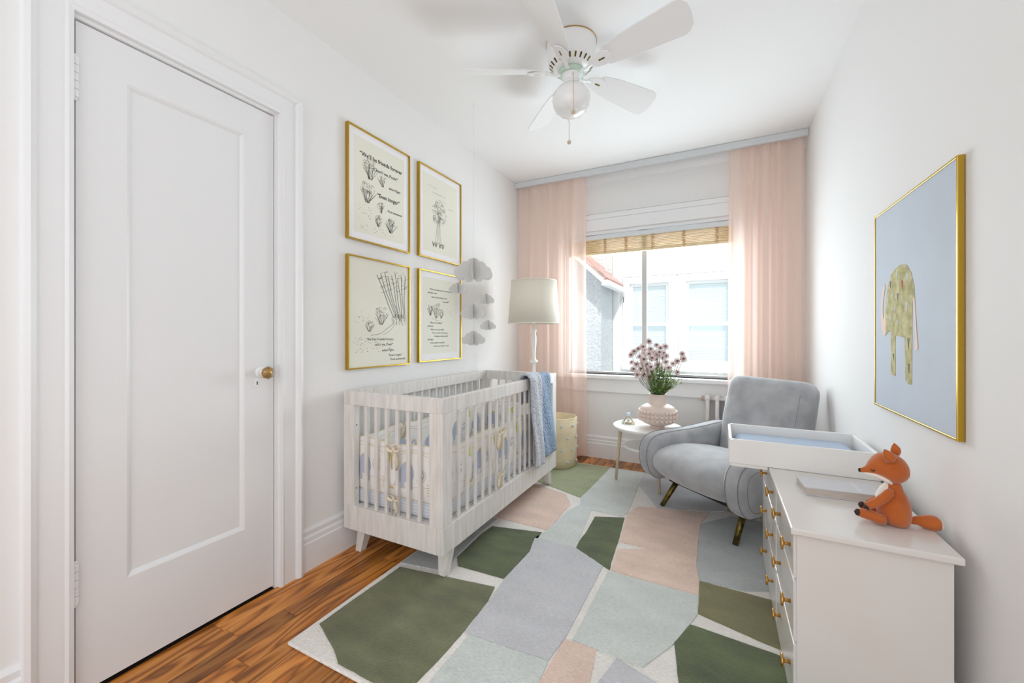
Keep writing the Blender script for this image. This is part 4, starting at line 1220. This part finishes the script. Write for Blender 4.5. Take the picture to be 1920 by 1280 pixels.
g = G(); tuft(g, .155, .345, .10, 22); tuft(g, .25, .335, .055, 12); tuft(g, .135, .215, .10, 22); tuft(g, .235, .185, .055, 12)
tuft(g, .215, .105, .055, 14); tuft(g, .31, .09, .075, 22); dashes(g, .08, .36, .065, .10, 22); dashes(g, .07, .16, .12, .20, 18)
sketch(p_, g)
f2 = frame('framed_print', (fo, 2.005, 1.583), 1, PW, PH, 'gold-framed print with one tall ink sketch, upper right of four', 'gold-framed nursery prints')
p_ = sheet(f2, .045, .045, .045, .045)
g = G()
for k, (x0, x1, z) in enumerate(((.10, .19, .475), (.14, .28, .44), (.20, .28, .405), (.32, .37, .375))):
    x = x0
    while x < x1:
        stroke(g, [(x, z), (x + .003, z + .004), (x + .006, z - .001), (x + .009, z + .003)], .0012); x += rs_.choice((.010, .010, .018))
sketch(p_, g, 'inklight')
g = G()
# plain tall sketched tree standing on tufts
for dx in (-.02, -.007, .008, .022):
    stroke(g, [(.20 + dx * 1.8, .09), (.20 + dx, .16), (.205 + dx * .7, .24), (.215 + dx * .5, .30)], .0022)
for k in range(60):
    a = rs_.uniform(0, 2 * pi); rr = .075 * math.sqrt(rs_.random()); cx, cz = .215 + rr * cos(a), .315 + rr * 1.05 * sin(a); r = rs_.uniform(.006, .016)
    stroke(g, [(cx + r * cos(t), cz + r * sin(t)) for t in [i * .8 for i in range(6)]], .0018)
for dx in (-.05, -.02, .02, .05): tuft(g, .20 + dx, .085, .03, 7, .0016)
sketch(p_, g)
f3 = frame('framed_print', (fo, 1.455, .905), 1, PW, PH, 'gold-framed unmounted print of bare leaning trees, lower left of four', 'gold-framed nursery prints')
p_ = make('print_sheet', G().box(.008, PW - .008, -.0125, -.0118, .008, PH - .008), M['paper'], f3, local=True)
g = G()
for k in range(9):
    bx_ = .335 + k * .011; tx2 = .20 + k * .028; ph = rs_.uniform(0, 6)
    pts = [(bx_ + (tx2 - bx_) * t + .004 * sin(6 * t + ph), .275 + t * (.235 + .01 * (k % 3)) ) for t in [i / 10 for i in range(11)]]
    stroke(g, pts, .0024); stroke(g, [(a + .004, b) for a, b in pts], .0013)
    for j in range(7):
        b0_ = pts[rs_.randint(6, 10)]; stroke(g, [b0_, (b0_[0] + rs_.uniform(-.03, .03), b0_[1] + rs_.uniform(.0, .022))], .0014)
for k in range(46):
    x, z = rs_.uniform(.315, .43), rs_.uniform(.235, .29); stroke(g, [(x, z), (x + rs_.uniform(-.012, .012), z + rs_.uniform(.006, .02))], .002)
stroke(g, [(.34, .25), (.30, .225), (.265, .205), (.23, .185), (.16, .175)], .0018); stroke(g, [(.36, .25), (.30, .20), (.25, .18)], .0014)
tuft(g, .15, .195, .055, 12); tuft(g, .235, .235, .085, 16)
dashes(g, .04, .32, .085, .165, 60, .002); dashes(g, .05, .16, .24, .31, 16)
sketch(p_, g)
for s_, x, z in (('“We’ll be Friends Forever,', .135, .168), ('won’t we, Pooh?”', .20, .138), ('asked Piglet.', .25, .106), ('“Even Longer,”', .30, .076), ('Pooh answered.', .315, .046 + .006)):
    text(s_, .0195, tb_, p_, (x - .01, -.0128, z - .02), TR)
f4 = frame('framed_print', (fo, 2.005, .910), 1, PW, PH, 'gold-framed print with many short text lines behind the cloud mobile, lower right of four', 'gold-framed nursery prints')
p_ = sheet(f4, .045, .045, .05, .045)
for s_, x, z in (('“When you wake up in the morning, Pooh,”', .11, .468), ('said Piglet at last,', .09, .445), ('“what’s the first thing you say', .125, .418), ('to yourself?”', .25, .394), ('“What’s for breakfast?”', .11, .248), ('said Pooh.', .09, .226), ('“What do you say, Piglet?”', .115, .204), ('“I say, I wonder what’s going', .135, .182), ('to happen exciting today?”', .16, .160), ('said Piglet.', .09, .138), ('Pooh nodded thoughtfully.', .12, .116), ('“It’s the same thing,” he said.', .15, .094)):
    text(s_, .0145, tb_, p_, (x, -.0128, z), TR)
g = G(); tuft(g, .12, .30, .06, 18); tuft(g, .185, .285, .09, 16); tuft(g, .235, .285, .055, 14); dashes(g, .27, .36, .30, .34, 10); dashes(g, .12, .24, .265, .28, 16)
sketch(p_, g, 'inklight')

# big blue elephant picture on the right wall
AW, AH = .61, .712
f5 = frame('framed_picture', (XR - .0005, 2.012, .819), -1, AW, AH, 'large gold-framed blue picture of an elephant on the right wall', None, depth=.015, mw=.006)
f5.pop('group', None)
cvn = make('blue_ground', G().box(.006, AW - .006, -.0125, -.0122, .006, AH - .006), M['bluepaint'], f5, local=True)
M['ele'] = mat('mottled_gold', (206, 200, 152), .8, rgb2=(160, 152, 92), vscale=40)
M['elepink'] = mat('pale_pink', (240, 214, 198), .8)
def el(px, pz): return (.068 + (px - 90) / 645 * .31, .505 - 0 - (pz - 100) / 1140 * .385 - .01)
def pl(pts, m_, nm, y=-.0128, par=cvn):
    return make(nm, G().prism([el(*p) for p in pts], lambda a, b, t: (a, t, b), y, y - .0006), m_, par, local=True)
pl([(190, 780), (185, 560), (195, 400), (230, 270), (290, 170), (370, 120), (470, 100), (560, 120), (630, 200), (680, 340), (690, 460), (655, 480), (650, 700), (648, 900), (645, 1235), (590, 1240), (545, 1200), (540, 960), (530, 810), (440, 790), (375, 790), (370, 1000), (375, 1190), (290, 1190), (290, 900), (285, 740), (240, 750)], M['ele'], 'elephant_shape')
pl([(165, 235), (130, 270), (105, 360), (90, 480), (90, 620), (105, 720), (135, 785), (170, 795), (188, 780), (186, 480), (172, 540), (155, 615), (135, 590), (128, 520), (135, 420), (170, 300)], M['elepink'], 'elephant_trunk', -.0132)
pl([(668, 450), (690, 450), (705, 600), (722, 780), (738, 890), (730, 918), (695, 910), (694, 760), (680, 600)], M['elepink'], 'elephant_tail', -.0132)
M['red'] = mat('red_fleck', (205, 60, 72), .8)
for (a, b, s_, m_) in ((278, 240, 1, 'black'), (415, 385, 1.2, 'black'), (493, 270, 1.3, 'red'), (593, 820, 1.6, 'black'), (337, 980, 1, 'black'), (600, 1060, 1.3, 'black'), (405, 180, 1, 'bluepaint'), (580, 220, 1.2, 'bluepaint'), (322, 370, 1, 'bluepaint'), (365, 510, 1, 'bluepaint'), (415, 640, 1, 'bluepaint'), (570, 490, 1.4, 'bluepaint'), (280, 600, 1, 'bluepaint'), (235, 415, .5, 'mount')):
    pl([(a - 11 * s_, b - 10), (a + 11 * s_, b - 10), (a + 3 * s_, b + 60 * s_)], M[m_], 'fleck', -.0135)

# ---------------------------------------------------------------- cloud mobile
mb = thing('cloud_mobile', 'grey card cloud mobile hanging from the ceiling above the crib', 'mobile', (-1.338, 2.1, ZC))
def cloud(cx, cz, w, planes=3, a0=.15):
    """scalloped card cut-outs crossing at the middle"""
    circ = [(-.36, -.06, .15), (-.20, .06, .17), (0, .12, .20), (.20, .05, .17), (.37, -.06, .14), (.13, -.12, .14), (-.13, -.12, .14)]
    P = []
    for i in range(72):
        t = 2 * pi * i / 72; best = .0
        dx, dz = cos(t), sin(t)
        for (a, b, r) in circ:
            pr_ = a * dx + b * dz; pp_ = abs(-a * dz + b * dx)
            if pp_ < r: best = max(best, pr_ + math.sqrt(r * r - pp_ * pp_))
        P.append((best * dx * w, best * dz * w))
    g = G()
    for k in range(3):
        a = (0.475 - .5, .475 + .5, .475 + pi / 2)[k]
        g.prism(P, lambda u, v, t, a=a: (cx + u * cos(a) - t * sin(a), 2.1 + u * sin(a) + t * cos(a), cz + v), -.0006, .0006)
    return g
def string(pts): return make('string', G().tube(pts, .0006, 5), M['pompom'], mb)
c0 = (-1.338, 1.472)
specs = [(-1.338, 1.472, .25), (-1.452, 1.371, .12), (-1.251, 1.296, .112), (-1.34, 1.222, .165), (-1.236, 1.139, .105), (-1.338, 1.059, .155)]
for k, (x, z, w) in enumerate(specs): make('cloud', cloud(x, z, w, 3, -.47 + .0 * k), M['cloud'], mb)
string([(-1.338, 2.1, ZC), (-1.338, 2.1, 1.06)])
string([(-1.452, 2.1, 1.46), (-1.452, 2.1, 1.37)])
string([(-1.251, 2.1, 1.44), (-1.251, 2.1, 1.29)]); string([(-1.236, 2.1, 1.44), (-1.236, 2.1, 1.14)])
make('ceiling_hook', G().sphere((-1.338, 2.1, ZC - .002), .004), M['white'], mb)

# ---------------------------------------------------------------- ceiling fan
FXc, FYc = -.640, 1.880
fan = thing('ceiling_fan', 'white five-blade ceiling fan with round opal light', 'ceiling fan', (FXc, FYc, ZC))
pr = [(.117, 2.489), (.119, 2.486), (.117, 2.472), (.113, 2.44), (.112, 2.405), (.106, 2.385), (.085, 2.366), (.062, 2.358)]
hs_ = make('motor_housing', G().lathe(pr, (FXc, FYc, 0), 40), M['offwhite'], fan, smooth=True)
make('rim_ring', G().lathe([(.1185, 2.4845), (.1205, 2.4865), (.1205, 2.4885), (.117, 2.489)], (FXc, FYc, 0), 40), M['brass'], hs_)
for k in range(24):
    a = 2 * pi * k / 24
    cr, cz = .0965, 2.3765
    t = Vector((cos(a), sin(a), 0)); s_ = Vector((-sin(a), cos(a), 0)); sl_ = (t * .021 + Vector((0, 0, .0185))).normalized(); nn = sl_.cross(s_)
    if nn.z > 0: nn = -nn
    c = Vector((FXc, FYc, 0)) + t * cr + Vector((0, 0, cz)) + nn * .0006
    g = G().prism([(-.0032, -.011), (.0032, -.011), (.0042, .008), (.0025, .012), (-.0025, .012), (-.0042, .008)], lambda u, v, w: tuple(c + s_ * u + sl_ * v + nn * w), 0, .0012)
    make('vent_slot', g, M['cord'] if False else bpy.data.materials['dark_brass'], hs_)
M['mint'] = mat('mint_flywheel', (188, 212, 194), .5)
make('flywheel', G().lathe([(.058, 2.3585), (.062, 2.352), (.060, 2.340), (.050, 2.336)], (FXc, FYc, 0), 32), M['mint'], fan, smooth=True)
make('switch_cup', G().lathe([(.048, 2.336), (.046, 2.331), (.040, 2.329), (.040, 2.300), (.043, 2.297), (.043, 2.290)], (FXc, FYc, 0), 32), M['offwhite'], fan, smooth=True)
make('light_globe', G().lathe([(.040, 2.292), (.046, 2.284), (.070, 2.268), (.086, 2.245), (.092, 2.220), (.088, 2.193), (.076, 2.170), (.055, 2.152), (.030, 2.142), (.006, 2.139)], (FXc, FYc, 0), 40), M['milk'], fan, smooth=True)
fl = Vector(fan.location)
def blade_outline():
    P = []
    L0, L1 = .155, .558
    w0, w1 = .045, .074
    P += [(L0, -.02), (L0 + .03, -w0)]
    P += [(L0 + .12, -w0 - .014), (L1 - .05, -w1)]
    for i in range(7):
        a = -pi / 2 + i * pi / 6; P.append((L1 - .045 + .045 * cos(a), (w1 - .03) * (1 if a > 0 else -1) * (abs(sin(a)) ** .6) + (.03 * sin(a))))
    P += [(L1 - .05, w1), (L0 + .12, w0 + .014), (L0 + .03, w0), (L0, .02)]
    return P
BO = blade_outline()
blade0 = iron0 = None
for k, deg in enumerate((-14, 58, 131, 207, 273)):
    a = radians(deg); pitch = radians(-24)
    R = Matrix.Rotation(a, 4, 'Z') @ Matrix.Rotation(pitch, 4, 'X')
    if blade0 is None:
        blade0 = make('blade', G().prism(BO, lambda u, v, w: (u, v, w), 0, .006), M['offwhite'], fan, bevel=.0015, local=True)
        g = G().prism([(.10, -.012), (.135, -.03), (.175, -.036), (.205, -.022), (.212, 0), (.205, .022), (.175, .036), (.135, .03), (.10, .012)], lambda u, v, w: (u, v, w), -.009, -.001)
        iron0 = make('blade_iron', g, M['offwhite'], blade0, bevel=.004, seg=3, smooth=False, local=True)
        b_ = blade0; i2 = iron0
        slot0 = make('slot', G().box(.150, .180, -.0035, .0035, -.0098, -.0088), M['darkbrass'], blade0, local=True)
        s2 = slot0
    else:
        b_ = dup(blade0, fan); i2 = dup(iron0, b_); s2 = dup(slot0, b_)
    b_.location = Vector((0, 0, 2.350 - ZC)); b_.rotation_euler = R.to_euler()
    c, s_ = cos(a), sin(a)
    pts = [(.045, 2.345), (.065, 2.338), (.085, 2.337), (.105, 2.345), (.125, 2.348)]
    make('blade_arm', G().tube([(FXc + r * c, FYc + r * s_, z) for r, z in pts], [.011, .010, .009, .011, .014], 10, flat=.6), M['offwhite'], fan, smooth=True)
for (dx, dy, zt, zb) in ((.018, -.041, 2.318, 2.105), (-.036, .052, 2.29, 2.035)):
    pts = [(FXc + dx * .95, FYc + dy * .95, zt), (FXc + dx * 2.3, FYc + dy * 2.3, zt - .03), (FXc + dx * 2.35, FYc + dy * 2.35, zt - .06), (FXc + dx * 2.35, FYc + dy * 2.35, zb)] if zt > 2.3 else [(FXc + dx, FYc + dy, 2.16), (FXc + dx * .6, FYc + dy * .6, 2.13), (FXc + dx * .6, FYc + dy * .6, zb)]
    pc = make('pull_chain', G().tube(pts, .0011, 6), M['brass'], fan, smooth=True)
    e = pts[-1]
    make('pull_knob', G().lathe([(.003, .006), (.008, .004), (.010, -.002), (.008, -.010), (.003, -.013)], e, 14), M['beige_wood'], pc, smooth=True)
